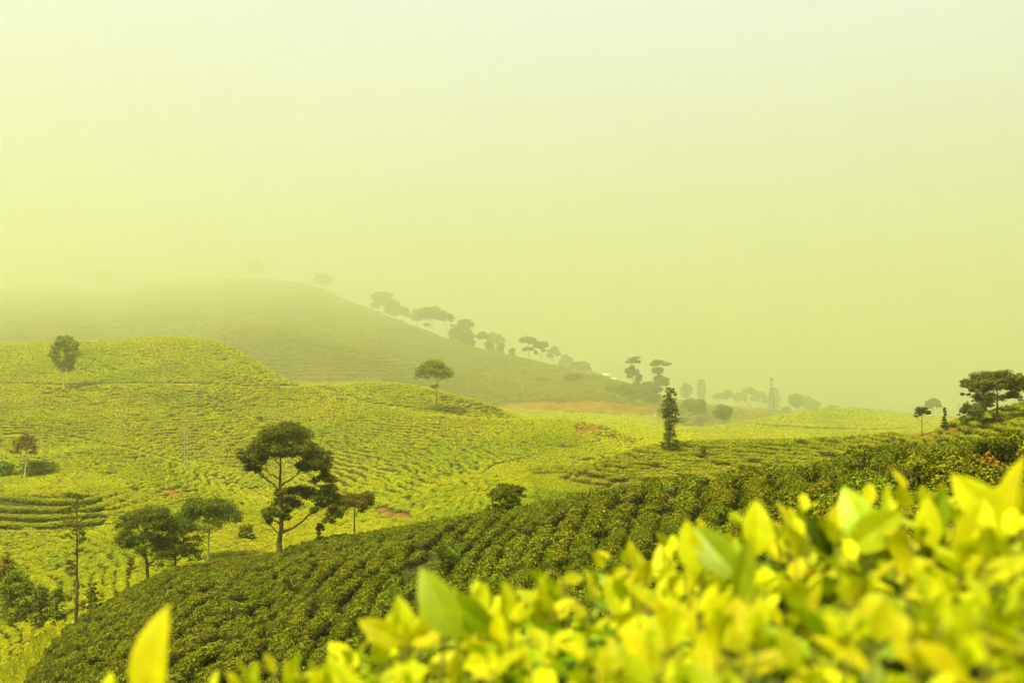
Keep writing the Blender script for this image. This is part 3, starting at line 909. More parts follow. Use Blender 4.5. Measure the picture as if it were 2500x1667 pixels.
def crown_leaves(clumps, leaf, dens, rng, puff=.36):
    """leaves gathered in small tufts over each bough's foliage pad"""
    Cs, Ns = [], []
    for (cx, cy_, cz, rx, ry, rz_) in clumps:
        area = (rx * ry + rx * rz_ + ry * rz_) * 4.2
        ntuft = max(5, int(area * .55 / (puff * min(rx, ry) + .15) ** 1.1))
        ntuft = min(ntuft, 60)
        d = rng.normal(size=(ntuft, 3)); d[:, 2] = d[:, 2] * .8 + .45
        d /= np.linalg.norm(d, axis=1)[:, None]
        rad = rng.uniform(.55, 1.0, ntuft)[:, None]
        tc = np.array([cx, cy_, cz]) + d * rad * (rx, ry, rz_)
        per = max(10, int(area * dens / ntuft))
        tr = puff * min(rx, ry, rz_ * 1.6) * rng.uniform(.7, 1.3, ntuft)
        e = rng.normal(size=(ntuft, per, 3)); e /= np.linalg.norm(e, axis=2)[:, :, None] + 1e-9
        e *= (rng.random((ntuft, per, 1)) ** .45) * np.where(rng.random((ntuft, per, 1)) < .22, rng.uniform(1.1, 1.75, (ntuft, per, 1)), 1)
        pts = tc[:, None, :] + e * tr[:, None, None] * (1.25, 1.25, .7)
        Cs.append(pts.reshape(-1, 3))
        nn = e * .8 + d[:, None, :] * .5 + (0, 0, .6) + rng.normal(size=e.shape) * .5
        Ns.append(nn.reshape(-1, 3))
    C = np.concatenate(Cs); Nn = np.concatenate(Ns)
    n = len(C)
    V, Q = leaf_quads(C, Nn, leaf * rng.uniform(.7, 1.4, n), .6, rng)
    tone = np.repeat(np.clip(rng.beta(2, 2.2, n), 0, 1), 4)
    return V, Q, tone


def build_tree(name, label, cat, base, trunk, clumps, leaf, dens, mat, bark, r0, limbs=True, seed=1, group=None, attach=None, puff=.36, fork=.35):
    """trunk: local polyline; clumps: local foliage pads (x, y, z, rx, ry, rz)"""
    rng = np.random.default_rng(seed)
    t = empty(name, base)
    trunk = np.asarray(trunk, float)
    n = len(trunk)
    tt = np.linspace(0, 1, 24)
    seg = np.linspace(0, 1, n)
    P = np.stack([np.interp(tt, seg, trunk[:, k]) for k in range(3)], 1)
    P[1:-1] = .25 * P[:-2] + .5 * P[1:-1] + .25 * P[2:]
    P[1:-1, :2] += rng.normal(size=(22, 2)) * r0 * .12
    rad = r0 * (1 - .78 * tt) * (1 + .55 * np.exp(-tt * 16))
    P[0, 2] -= .3
    V, Q = tube(P, rad, 8)
    obj('trunk', mesh_np('trunk', V, Q, bark, True), t)
    if limbs:
        # limbs grow to the nearest bough below each foliage pad, so that they fork from one another
        SP = [(P[k], rad[k]) for k in range(max(2, int(24 * fork)), 24)]
        tcx = P[:, 0].mean()
        for (cx, cy_, cz, rx, ry, rz_) in sorted(clumps, key=lambda q: math.hypot(q[0] - tcx, q[1]) + .2 * abs(q[2] - P[-1, 2] * .7)):
            c = np.array([cx, cy_, cz - rz_ * .25])
            pts = np.array([q[0] for q in SP])
            dd = c - pts
            hor = np.hypot(dd[:, 0], dd[:, 1]); up = dd[:, 2]
            cost = np.sqrt(hor ** 2 + up ** 2) + 1.4 * np.maximum(0, .75 * hor - up)
            k = int(np.argmin(cost)); a = pts[k]; ra = SP[k][1]
            L_ = np.linalg.norm(c - a)
            if L_ < .25: continue
            parts = []
            path = curve_pts(a, c, -.07 * L_ + .03 * L_ * rng.normal(), 9, .016 * L_, rng)
            rl = min(ra * .72, .022 * L_ + .02 + .1 * r0)
            rs = np.linspace(rl, rl * .3, 9)
            parts.append(tube(path, rs, 6))
            for j in range(3, 9): SP.append((path[j], rs[j]))
            for q in range(5):
                s0 = path[int(rng.uniform(.45, 1) * 8)]
                e_ = c + rng.normal(size=3) * (rx, ry, rz_ * .7) * .6
                parts.append(tube(curve_pts(s0, e_, .05 * L_, 5, .01 * L_, rng), np.linspace(rl * .4, rl * .1, 5), 4))
            v_, f_ = join(parts)
            obj('limb', mesh_np('limb', v_, f_, bark, True), t)
    V, Q, tone = crown_leaves(clumps, leaf, dens, rng, puff)
    obj('crown', mesh_np('crown', V, Q, mat, False, {'tone': tone}), t)
    tag(t, label, cat, group)
    return t


def place(px2352, Y):
    Y = float(far_y(Y))
    X = (px2352 * S - 1250) / F * Y
    return X, Y, float(zfun(X, Y))


def spread(cl, hw, rng, f=.75, extra=True):
    """give a flat list (x, z, rx, rz) its depth: the crown is as deep as it is wide"""
    out = []
    for (x, z, rx, rz_) in cl:
        room = math.sqrt(max(.05, 1 - min(1, (x / hw) ** 2))) * hw * f
        y = rng.uniform(-1, 1) * room
        out.append((x, y, z, rx, rx * .9, rz_))
        if extra:
            out.append((x * rng.uniform(.8, .95), -y + rng.normal() * .1 * hw, z - rz_ * .1, rx * .85, rx * .8, rz_ * .85))
    return out


# --- the big two-tiered tree on the crest of the near slope
bx, by_, bz = place(640, 107)
k_ = 107 / F / 3.484
cp = lambda x, y: ((x - 455) * k_, (1362 - y) * k_)
cl = []
for (x, y, rx, rz_) in [(480, 300, 150, 72), (350, 365, 85, 55), (605, 320, 115, 75), (240, 478, 105, 50), (335, 440, 110, 52), (480, 415, 145, 55), (620, 430, 115, 55), (720, 420, 90, 60), (800, 510, 95, 60), (862, 590, 62, 55), (225, 592, 52, 40), (690, 565, 75, 42),
                        (825, 690, 95, 45), (872, 760, 75, 45), (490, 790, 62, 45), (600, 800, 105, 45), (725, 812, 95, 52), (850, 850, 115, 60), (945, 880, 80, 62), (935, 970, 70, 60), (485, 905, 105, 62), (392, 962, 75, 52), (335, 1035, 52, 42), (505, 980, 75, 52), (800, 925, 60, 45), (870, 1032, 60, 34), (300, 400, 80, 50), (200, 520, 75, 45), (290, 520, 70, 35), (420, 350, 110, 60), (560, 250, 90, 45), (760, 470, 90, 55), (540, 360, 100, 60)]:
    X_, Z_ = cp(x, y); cl.append((X_, Z_, rx * k_, rz_ * k_))
rng = np.random.default_rng(11)
clumps = []
for (x, z, rx, rz_) in cl:
    hw = 4.2
    room = math.sqrt(max(.08, 1 - min(1, ((x - 1) / hw) ** 2))) * 2.6
    y = rng.uniform(-1, 1) * room
    clumps.append((x, y, z, rx, rx * .9, rz_))
    if z > 9.5: clumps.append((x * .9 + .1, -y, z - .15, rx * .9, rx * .85, rz_ * .9))
trunk = [(*[cp(455, 1362)[0], 0], 0), (cp(458, 1220)[0], .05, cp(458, 1220)[1]), (cp(474, 1090)[0], .1, cp(474, 1090)[1]), (cp(480, 920)[0], 0, cp(480, 920)[1]), (cp(470, 760)[0], 0, cp(470, 760)[1]), (cp(468, 690)[0], 0, cp(468, 690)[1]), (cp(468, 540)[0], .1, cp(468, 540)[1]), (cp(480, 380)[0], .1, cp(480, 380)[1])]
def att(cx, cz):
    if cz < 5.2 and cx < 1.0: return 4.2
    if cz < 8.8: return 3.2
    return 7.6 + rng.uniform(0, 1.0)
build_tree('shade_tree', 'big dark two-tiered shade tree standing on the crest of the near slope', 'tree', (bx, by_, bz), trunk, clumps, .20, 140, M['tree_dark'], M['bark'], .30, True, 11, None, None, .54, .24)


def gen_clumps(kind, H, W, rng):
    """foliage pads in metres for a crown of height H and width W"""
    hw = W / 2; out = []
    if kind == 'umbrella':
        n = int(rng.integers(9, 15)); lop = rng.uniform(-.25, .25); flat_ = rng.uniform(.22, .42)
        for i in range(n):
            a = i * 2.4 + rng.normal() * .4; r_ = math.sqrt((i + .5) / n) * rng.uniform(.6, .85)
            x, y = r_ * hw * math.cos(a), r_ * hw * math.sin(a)
            z = H * (.90 - flat_ * r_ ** 1.8 + lop * .3 * x / hw + rng.normal() * .03)
            s_ = hw * rng.uniform(.26, .46)
            out.append((x, y, z, s_, s_, min(s_ * .7, H * .17)))
        for i in range(int(rng.integers(1, 4))):
            a = rng.uniform(0, 6.28); s_ = hw * rng.uniform(.16, .26)
            out.append((hw * .7 * math.cos(a), hw * .7 * math.sin(a), H * rng.uniform(.38, .6), s_, s_, s_ * .6))
    elif kind == 'dome':
        n = 15
        for i in range(n):
            a = i * 2.4; r_ = math.sqrt((i + .5) / n) * .72
            x, y = r_ * hw * math.cos(a), r_ * hw * math.sin(a)
            z = H * (.86 - .42 * r_ ** 2) + rng.normal() * .05 * H
            s_ = hw * rng.uniform(.32, .44)
            out.append((x, y, z, s_, s_, s_ * .62))
    elif kind == 'weep':          # dense head hanging low at the sides
        for i in range(13):
            a = i * 2.4; r_ = math.sqrt((i + .5) / 13) * .70
            x, y = r_ * hw * math.cos(a), r_ * hw * math.sin(a)
            z = H * (.90 - .34 * r_ ** 2)
            s_ = hw * rng.uniform(.34, .44)
            out.append((x, y, z, s_, s_, s_ * .55))
        for i in range(12):
            a = i * .9 + .3
            out.append((hw * .74 * math.cos(a), hw * .66 * math.sin(a), H * rng.uniform(.34, .62), hw * .34, hw * .32, H * .12))
    elif kind == 'oval':
        for i in range(18):
            zf = -1 + 2 * (i + .5) / 18; a = i * 2.4 + rng.normal() * .3
            rr = math.sqrt(1 - zf * zf) * rng.uniform(.5, .85)
            s_ = hw * rng.uniform(.28, .44)
            out.append((rr * hw * math.cos(a), rr * hw * math.sin(a), H * (.64 + .27 * zf), s_, s_, H * rng.uniform(.07, .12)))
    elif kind == 'column':
        n = 13
        for i in range(n):
            f = i / (n - 1); z = H * (.12 + .83 * f)
            w = hw * (.62 + .42 * math.sin(math.pi * min(1, f * .95 + .06) ** .9)) * (.7 if .2 < f < .34 else 1) * rng.uniform(.85, 1.15)
            a = rng.uniform(0, 6.28); r_ = w * .45
            out.append((r_ * math.cos(a), r_ * math.sin(a), z, w * .66, w * .66, H * .066))
            out.append((-r_ * math.cos(a), -r_ * math.sin(a), z + H * .02, w * .6, w * .6, H * .06))
    elif kind == 'sparse':        # tall thin tree with open tufts
        for f, s_ in [(.96, .30), (.90, .5), (.84, .7), (.78, .8), (.72, .75), (.66, .62), (.56, .45), (.48, .42), (.30, .4), (.22, .42), (.16, .38)]:
            for q in range(3):
                a = rng.uniform(0, 6.28); r_ = hw * s_ * rng.uniform(.3, .95)
                out.append((r_ * math.cos(a), r_ * math.sin(a), H * (f + rng.uniform(-.03, .03)), hw * .22, hw * .22, H * .022))
    elif kind == 'layer':         # flat-topped head over a ragged, fuller middle
        for f, s_, n in [(.96, .5, 3), (.90, .85, 3)]:
            for q in range(n):
                a = q * 2.1 + rng.uniform(-.5, .5); r_ = hw * s_ * rng.uniform(.3, .75)
                out.append((r_ * math.cos(a), r_ * math.sin(a), H * (f + rng.uniform(-.03, .02)), hw * rng.uniform(.28, .42), hw * .3, H * rng.uniform(.025, .04)))
        for q in range(13):
            f = rng.uniform(.30, .82); a = rng.uniform(0, 6.28); r_ = hw * rng.uniform(.1, .7)
            out.append((r_ * math.cos(a), r_ * math.sin(a), H * f, hw * rng.uniform(.2, .4), hw * rng.uniform(.2, .36), H * rng.uniform(.03, .075)))
    elif kind == 'bush':
        for i in range(12):
            a = i * 2.4; r_ = math.sqrt((i + .5) / 12) * .66
            x, y = r_ * hw * math.cos(a), r_ * hw * math.sin(a)
            out.append((x, y, H * (.72 - .42 * r_ ** 2) * rng.uniform(.8, 1.05), hw * .38, hw * .38, H * .22))
        for i in range(6):
            a = i * 1.05
            out.append((hw * .62 * math.cos(a), hw * .6 * math.sin(a), H * .2, hw * .34, hw * .34, H * .18))
    elif kind == 'cone':          # small conifer, drooping tiers
        for i in range(8):
            f = i / 7; z = H * (.12 + .82 * f); w = hw * (1 - .82 * f)
            for q in range(4):
                a = rng.uniform(0, 6.28)
                out.append((w * .6 * math.cos(a), w * .6 * math.sin(a), z, max(.12, w * .5), max(.12, w * .5), H * .05))
    return out


# kind, column of the trunk, top row, crown width (2352 px view), distance, leaf material, trunk radius factor, name, category, label
TREES = [
    # around the crest of the near slope
    ('umbrella', 814, 1130, 122, 120, 'tree_olive', 1.0, 'shade_tree', 'tree', 'small round-headed forked tree just right of the big two-tiered tree'),
    ('weep', 343, 1158, 150, 112, 'tree_dark', 1.1, 'shade_tree', 'tree', 'dense dark drooping tree with a straight dark trunk below the crest'),
    ('weep', 405, 1182, 120, 116, 'tree_mid', .9, 'shade_tree', 'tree', 'bushy low tree pressed between the drooping tree and the pale-stemmed one'),
    ('dome', 478, 1138, 156, 130, 'tree_mid', .9, 'shade_tree', 'tree', 'round-headed pale-stemmed tree behind the crest, left of the big tree'),
    ('sparse', 175, 1130, 112, 104, 'tree_olive', .62, 'thin_tree', 'tree', 'tall thin tree with sparse brownish tufts on a bare straight stem'),
    ('cone', 216, 1336, 64, 101, 'tree_dark', .6, 'young_conifer', 'tree', 'small dark bushy conifer beside the foot of the tall thin tree'),
    ('bush', 1166, 1096, 104, 86, 'tree_dark', 1.0, 'shrub', 'shrub', 'dark rounded shrub alone on the crest beside the grassy track'),
    ('bush', 734, 1186, 26, 110, 'tree_mid', .8, 'shrub', 'shrub', 'small shrub on the crest between the big tree and the forked tree'),
    # valley floor at the left
    ('bush', 34, 1292, 92, 128, 'tree_green', 1, 'shrub', 'shrub', 'large glossy green thicket at the left edge of the valley field'),
    ('bush', 92, 1338, 52, 122, 'tree_mid', 1, 'shrub', 'shrub', 'yellowish shrub between the glossy thicket and the thin tree'),
    ('bush', 130, 1330, 44, 120, 'tree_green', 1, 'shrub', 'shrub', 'leafy green shrub just left of the thin tree stem'),
    ('bush', 8, 1262, 60, 140, 'tree_rust', 1, 'shrub', 'shrub', 'brownish shrub behind the glossy thicket at the left edge'),
    ('dome', 58, 988, 62, 222, 'tree_rust', .8, 'pale_trunk_tree', 'tree', 'rusty flat-headed tree on a tall bent pale trunk'),
    ('bush', 88, 1050, 100, 228, 'tree_green', 1, 'shrub', 'shrub', 'big green thicket beside the bent pale trunk'),
    ('bush', 6, 1056, 62, 230, 'tree_green', 1, 'shrub', 'shrub', 'green bush at the left edge above the terraces'),
    ('bush', 245, 1082, 74, 226, 'tree_mid', 1, 'shrub', 'shrub', 'loose green shrub on the bank above the dark terraces'),
    ('bush', 300, 1118, 44, 205, 'tree_mid', 1, 'shrub', 'shrub', 'shrub beside the red earth patch, on its left'),
    ('bush', 566, 1196, 40, 150, 'tree_mid', 1, 'shrub', 'shrub', 'pale green shrub behind the crest, just left of the big tree'),
    # saplings on the hillside
    ('cone', 316, 962, 20, 330, 'tree_mid', .8, 'sapling', 'sapling', 'left one of two slim saplings on the middle hillside'),
    ('cone', 346, 956, 17, 335, 'tree_mid', .8, 'sapling', 'sapling', 'right one of two slim saplings on the middle hillside'),
    ('bush', 338, 975, 40, 325, 'tree_mid', .8, 'shrub', 'shrub', 'low shrub below the two slim saplings'),
    ('bush', 390, 965, 52, 335, 'tree_mid', .8, 'shrub', 'shrub', 'wide bright shrub right of the two slim saplings'),
    ('bush', 192, 985, 26, 330, 'tree_mid', .8, 'shrub', 'shrub', 'small green shrub up the slope from the pale trunked tree'),
    ('bush', 132, 955, 30, 340, 'tree_mid', .8, 'shrub', 'shrub', 'small shrub on the hillside left of the saplings, highest of its pair'),
    ('bush', 160, 972, 24, 335, 'tree_mid', .8, 'shrub', 'shrub', 'tiny round shrub low on the hillside left of the saplings'),
    ('bush', 490, 992, 26, 330, 'tree_mid', .8, 'shrub', 'shrub', 'round shrub on the slope right of the twin utility pole'),
    ('bush', 516, 1040, 22, 300, 'tree_mid', .8, 'shrub', 'shrub', 'small shrub below and right of the twin utility pole'),
    ('bush', 856, 1050, 34, 300, 'tree_mid', .8, 'shrub', 'shrub', 'faint round shrub in the tea right of the big tree crown'),
    ('bush', 882, 958, 18, 350, 'tree_mid', .8, 'shrub', 'shrub', 'left shrub of three below the umbrella tree on the hill'),
    ('bush', 918, 956, 24, 350, 'tree_mid', .8, 'shrub', 'shrub', 'middle shrub of three below the umbrella tree on the hill'),
    ('bush', 972, 962, 22, 345, 'tree_mid', .8, 'shrub', 'shrub', 'right shrub of three below the umbrella tree on the hill'),
    ('bush', 1108, 1160, 60, 172, 'tree_mid', .8, 'shrub', 'shrub', 'low leafy shrub behind the crest left of the dark rounded shrub'),
    # hill crests across the valley
    ('umbrella', 1001, 830, 92, 362, 'tree_hazed', .7, 'umbrella_tree', 'tree', 'hazy umbrella tree on the slope of the middle hill'),
    ('oval', 147, 766, 72, 392, 'tree_hazed', .55, 'hazy_tree', 'tree', 'dim clump-headed tree with pale trunk on the left hillside'),
    ('column', 1538, 893, 54, 168, 'tree_olive', .9, 'slender_tree', 'tree', 'dark slender column-shaped tree behind the terraced hill'),
    # right-hand hump
    ('dome', 2117, 926, 40, 143, 'tree_dark', .7, 'small_tree', 'tree', 'small round tree on the hump, left of the big umbrella tree'),
    ('cone', 2170, 936, 18, 140, 'tree_dark', .6, 'sapling', 'sapling', 'tiny sapling on the hump left of the dark thicket'),
    ('bush', 2232, 918, 64, 134, 'tree_mid', 1, 'shrub', 'shrub', 'tall dark thicket left of the big umbrella tree'),
    ('bush', 2262, 898, 56, 138, 'tree_mid', 1, 'shrub', 'shrub', 'dark leafy thicket under the big umbrella tree crown'),
    ('bush', 2326, 930, 76, 130, 'tree_mid', 1, 'shrub', 'shrub', 'dark thicket right of the big umbrella tree trunk'),
    ('bush', 2280, 955, 60, 124, 'tree_olive', 1, 'shrub', 'shrub', 'low dark scrub at the foot of the big umbrella tree'),
    ('bush', 2372, 925, 60, 134, 'tree_mid', 1, 'shrub', 'shrub', 'scrub at the right edge beyond the big umbrella tree'),
    ('dome', 2143, 914, 36, 760, 'tree_mid', .6, 'hazy_tree', 'tree', 'pale round tree in the mist behind the small round tree'),
    # along the ridge in the mist
    ('dome', 240, 618, 56, 2495, 'tree_mid', .6, 'hazy_tree', 'tree', 'ghostly tree in the saddle of the misty ridge at far left'),
    ('dome', 588, 600, 44, 2290, 'tree_mid', .6, 'hazy_tree', 'tree', 'ghostly tree at the highest point of the misty ridge'),
    ('dome', 740, 628, 44, 1960, 'tree_mid', .6, 'hazy_tree', 'tree', 'ghostly tree where the misty ridge begins to fall'),
    ('dome', 880, 668, 60, 1560, 'tree_mid', .6, 'hazy_tree', 'tree', 'pale broad tree high on the misty ridge, above the umbrella trees'),
    ('dome', 928, 700, 26, 1410, 'tree_mid', .6, 'hazy_tree', 'tree', 'small pale tree on the ridge between the broad tree and the umbrella trees'),
    ('umbrella', 992, 707, 78, 1185, 'tree_mid', .6, 'umbrella_tree', 'tree', 'widest umbrella tree on the ridge in the mist'),
    ('umbrella', 1026, 716, 40, 1150, 'tree_mid', .6, 'umbrella_tree', 'tree', 'umbrella tree overlapping the right side of the widest one'),
    ('umbrella', 1068, 731, 42, 1110, 'tree_mid', .6, 'umbrella_tree', 'tree', 'umbrella tree down the ridge with a round bush at its foot'),
    ('bush', 1074, 754, 36, 1080, 'tree_mid', .6, 'hazy_bush', 'shrub', 'round bush at the foot of the ridge umbrella tree'),
    ('umbrella', 1108, 762, 32, 1080, 'tree_mid', .6, 'umbrella_tree', 'tree', 'small flat-headed tree on the ridge below the round bush'),
    ('bush', 1124, 782, 20, 1050, 'tree_mid', .6, 'hazy_bush', 'shrub', 'upper little bush on the ridge left of the lone pair of trees'),
    ('bush', 1150, 788, 14, 1035, 'tree_mid', .6, 'hazy_bush', 'shrub', 'middle little bush on the ridge left of the lone pair of trees'),
    ('bush', 1176, 796, 14, 1020, 'tree_mid', .6, 'hazy_bush', 'shrub', 'lower little bush on the ridge left of the lone pair of trees'),
    ('umbrella', 1215, 771, 44, 985, 'tree_mid', .7, 'umbrella_tree', 'tree', 'taller leaning tree of the pair standing alone on the lower ridge'),
    ('umbrella', 1242, 784, 36, 975, 'tree_mid', .7, 'umbrella_tree', 'tree', 'shorter right-hand tree of the pair alone on the lower ridge'),
    ('dome', 1271, 784, 30, 1250, 'tree_mid', .6, 'hazy_tree', 'tree', 'very pale tree behind the pair on the lower ridge'),
    ('bush', 1332, 826, 56, 1150, 'tree_mid', .6, 'hazy_bush', 'shrub', 'pale thicket behind the ridge left of the white-roofed house'),
    ('oval', 905, 688, 40, 1400, 'tree_hazed', .6, 'hazy_tree', 'tree', 'soft pale tree touching the right side of the broad ridge tree'),
    ('dome', 958, 712, 34, 1300, 'tree_hazed', .6, 'hazy_tree', 'tree', 'soft pale tree just left of the widest ridge umbrella tree'),
    ('bush', 1046, 742, 34, 1170, 'tree_mid', .6, 'hazy_bush', 'shrub', 'scrub on the ridge filling the gap between two umbrella trees'),
    ('oval', 1138, 764, 44, 1230, 'tree_hazed', .6, 'hazy_tree', 'tree', 'very faint broad tree behind the little bushes on the ridge'),
    ('dome', 1300, 812, 36, 1300, 'tree_hazed', .6, 'hazy_tree', 'tree', 'very faint tree beyond the ridge, right of the lone pair'),
    # cluster above the road cut
    ('layer', 1455, 820, 46, 800, 'tree_mid', .6, 'layered_tree', 'tree', 'left one of two tall tiered trees above the red road cut'),
    ('layer', 1512, 826, 58, 790, 'tree_mid', .6, 'layered_tree', 'tree', 'right one of two tall tiered trees above the red road cut'),
    ('bush', 1490, 870, 60, 780, 'tree_mid', .8, 'hazy_bush', 'shrub', 'thicket between the two tall tiered trees'),
    ('bush', 1440, 878, 44, 770, 'tree_mid', .8, 'hazy_bush', 'shrub', 'dark thicket below the left tiered tree'),
    ('bush', 1405, 885, 40, 760, 'tree_mid', .8, 'hazy_bush', 'shrub', 'round thicket left of the tiered trees above the cut'),
    ('oval', 1318, 858, 44, 790, 'tree_mid', .6, 'hazy_tree', 'tree', 'dim round tree on the slope above the middle of the road cut'),
    ('oval', 1242, 868, 40, 800, 'tree_mid', .6, 'hazy_tree', 'tree', 'dim tree on the slope above the left end of the road cut'),
    ('oval', 1576, 880, 26, 1380, 'tree_mid', .6, 'hazy_tree', 'tree', 'pale tree in the mist just right of the slender dark tree'),
    ('column', 1611, 873, 18, 1393, 'tree_mid', .6, 'hazy_tree', 'tree', 'pale thin tufted tree in the mist right of the slender dark tree'),
    ('bush', 1592, 914, 64, 760, 'tree_mid', .8, 'hazy_bush', 'shrub', 'large pale rounded thicket right of the slender dark tree'),
    ('oval', 1661, 929, 46, 640, 'tree_mid', .8, 'hazy_tree', 'tree', 'hazy round tree at the foot of the low rounded hill'),
    ('dome', 1672, 896, 28, 1407, 'tree_mid', .6, 'hazy_tree', 'tree', 'pale round tree in the mist above the hazy round one'),
    ('dome', 1650, 900, 26, 1435, 'tree_mid', .6, 'hazy_tree', 'tree', 'fainter tree touching the left side of the pale round tree'),
    ('umbrella', 1722, 889, 34, 1421, 'tree_mid', .5, 'umbrella_tree', 'tree', 'pale umbrella tree left of the lattice mast'),
    ('column', 1778, 892, 24, 1449, 'tree_mid', .6, 'hazy_tree', 'tree', 'pale tall tree just behind the lattice mast'),
    ('oval', 1830, 903, 34, 1186, 'tree_mid', .6, 'hazy_tree', 'tree', 'pale bushy tall tree behind the rounded hill, right of the mast'),
    ('bush', 1806, 932, 22, 1104, 'tree_mid', .8, 'hazy_bush', 'shrub', 'darker bush between the mast and the bushy tall tree'),
    ('oval', 1866, 917, 36, 1311, 'tree_mid', .6, 'hazy_tree', 'tree', 'faint round tree right of the bushy tall tree'),
    ('dome', 1700, 902, 30, 1380, 'tree_hazed', .6, 'hazy_tree', 'tree', 'faint round tree between the pale umbrella tree and the round ones'),
    ('dome', 1745, 898, 36, 1450, 'tree_hazed', .6, 'hazy_tree', 'tree', 'faint broad tree left of the mast, behind the umbrella tree'),
    ('dome', 1852, 908, 30, 1330, 'tree_hazed', .6, 'hazy_tree', 'tree', 'faint tree overlapping the right side of the bushy tall tree'),
    ('bush', 1912, 928, 30, 1324, 'tree_mid', .8, 'hazy_bush', 'shrub', 'faint low bush on top of the rounded hill'),
]
for i, (kind, cx, top, w, Y, mt, rf, name, cat, label) in enumerate(TREES):
    X, Y, Z = place(cx, Y)
    H = (HOR - top * S) / F * Y - Z
    W = w * S / F * Y
    if H < .5: H = .5
    rng = np.random.default_rng(500 + i)
    cl = gen_clumps(kind, H, W, rng)
    leaf = max(.13, Y * .0016) * (1.15 if kind in ('bush', 'cone') else 1.0)
    px_area = (W * H) / (leaf * leaf)
    vol = sum((a[3] * a[4] + a[3] * a[5] + a[4] * a[5]) * 4.2 for a in cl)
    target = min(30000, max(1500, px_area * (((13.0 if kind == 'bush' else 9.0) if Y < 300 else 3.6) if kind not in ('sparse', 'layer') else 1.4)))
    dens = target / vol
    lean = rng.normal() * .02 * H
    top_z = H * (.86 if kind not in ('bush', 'cone', 'column', 'sparse') else (.55 if kind == 'bush' else .96))
    trunk = [(0, 0, 0), (lean * .5, 0, top_z * .3), (lean, lean * .3, top_z * .65), (lean * .4, 0, top_z)]
    bark = M['bark_pale'] if name in ('pale_trunk_tree',) or (cx, top) in ((147, 766), (478, 1138)) else M['bark']
    if name == 'pale_trunk_tree':
        trunk = [(-.25, 0, 0), (.1, 0, top_z * .3), (.3, 0, top_z * .62), (.1, 0, top_z)]
    r0 = max(.05, (.018 * H + .03) * rf)
    if kind == 'bush': r0 = .03 * H
    build_tree(name, label, cat, (X, Y, Z), trunk, cl, leaf, dens, M[mt], bark, r0, True, 900 + i,
               puff=.42 if kind in ('sparse', 'layer', 'column') else .36)

# the big umbrella tree at the right, with its wide spreading limbs
Y = 122.0
X, Y, Z = place(2290, Y)
k2 = Y / F / 6.72                    # crop pixels to metres
zoff = (HOR - (880 + 1140 / 6.72)) / F * Y - Z
cl = []
for (x, y, rx, rz_) in [(1500, 400, 120, 60), (1440, 450, 60, 60), (1600, 330, 130, 50), (1750, 270, 130, 50), (1900, 250, 130, 45), (2050, 290, 130, 50), (2180, 330, 120, 50), (2260, 400, 80, 60), (2320, 480, 60, 40), (1650, 420, 140, 50), (1820, 380, 140, 50), (2000, 410, 120, 45), (2130, 450, 90, 40), (1480, 560, 60, 35), (1550, 490, 80, 40), (1680, 590, 90, 35), (1780, 610, 80, 30), (1930, 590, 90, 30), (2160, 560, 90, 40), (2220, 620, 70, 40)]:
    cl.append(((x - 1915) * k2, (1140 - y) * k2 + zoff, rx * k2, rz_ * k2))
rng = np.random.default_rng(77)
cl = [(a_, b_, c_ * 1.15, d_ * 1.8) for a_, b_, c_, d_ in cl]
clumps = spread(cl, 500 * k2, rng, .8)
trunk = [(0, 0, 0), (.02, 0, 300 * k2 + zoff), (.05, 0, 470 * k2 + zoff), (.05, 0, 640 * k2 + zoff), (-.05, 0, 800 * k2 + zoff)]
build_tree('umbrella_tree', 'big umbrella-shaped tree with spreading limbs on the hump at the right edge', 'tree', (X, Y, Z), trunk, clumps, .18, 120, M['tree_olive'], M['bark'], .17, True, 77, None,
           None, .48, .5)


# --- ferny shrubs growing up through the tea of the near slope
def fern_shrub(cx, cy_, w, h, label, seed):
    px, py = cx * S, cy_ * S
    X, Y, Z = ground_at(px, py, 25, 130)
    W = w * S / F * Y; H = h * S / F * Y
    rng = np.random.default_rng(seed)
    t = empty('fern_shrub', (X, Y, Z))
    parts = []
    Cs, Ns = [], []
    for i in range(26):
        a = i * 2.4; el = rng.uniform(.15, 1.25)
        tip = np.array([math.cos(a) * math.cos(el) * W * .62, math.sin(a) * math.cos(el) * W * .62, H * (.35 + .7 * math.sin(el)) * rng.uniform(.75, 1.05)])
        P = curve_pts((0, 0, 0), tip, H * .28, 10, 0, rng)
        parts.append(tube(P, np.linspace(.03, .008, 10), 4))
        for f in np.linspace(.3, 1, 16):
            q = P[min(9, int(f * 9))] + rng.normal(size=3) * .04
            for s_ in (-1, 1):
                for m in range(2):
                    Cs.append(q + np.array([math.sin(a) * s_, -math.cos(a) * s_, -.15]) * rng.uniform(.03, .2) * W * .5); Ns.append((rng.normal() * .3, rng.normal() * .3, 1))
    V, Q = join(parts)
    obj('stem', mesh_np('stem', V, Q, M['bark'], True), t)
    Cs = np.array(Cs); Ns = np.array(Ns)
    V, Q = leaf_quads(Cs, Ns, rng.uniform(.12, .24, len(Cs)), .4, rng)
    obj('crown', mesh_np('crown', V, Q, M['tree_green'], False, {'tone': np.repeat(rng.beta(2, 3, len(Cs)), 4)}), t)
    tag(t, label, 'shrub')


fern_shrub(1032, 1330, 96, 92, 'feathery dark green shrub rising from the tea on the near slope', 31)
fern_shrub(905, 1345, 60, 60, 'fainter feathery shrub in the tea left of the taller one', 32)
fern_shrub(1885, 1215, 30, 30, 'small feathery weed in the tea above the front leaves', 33)


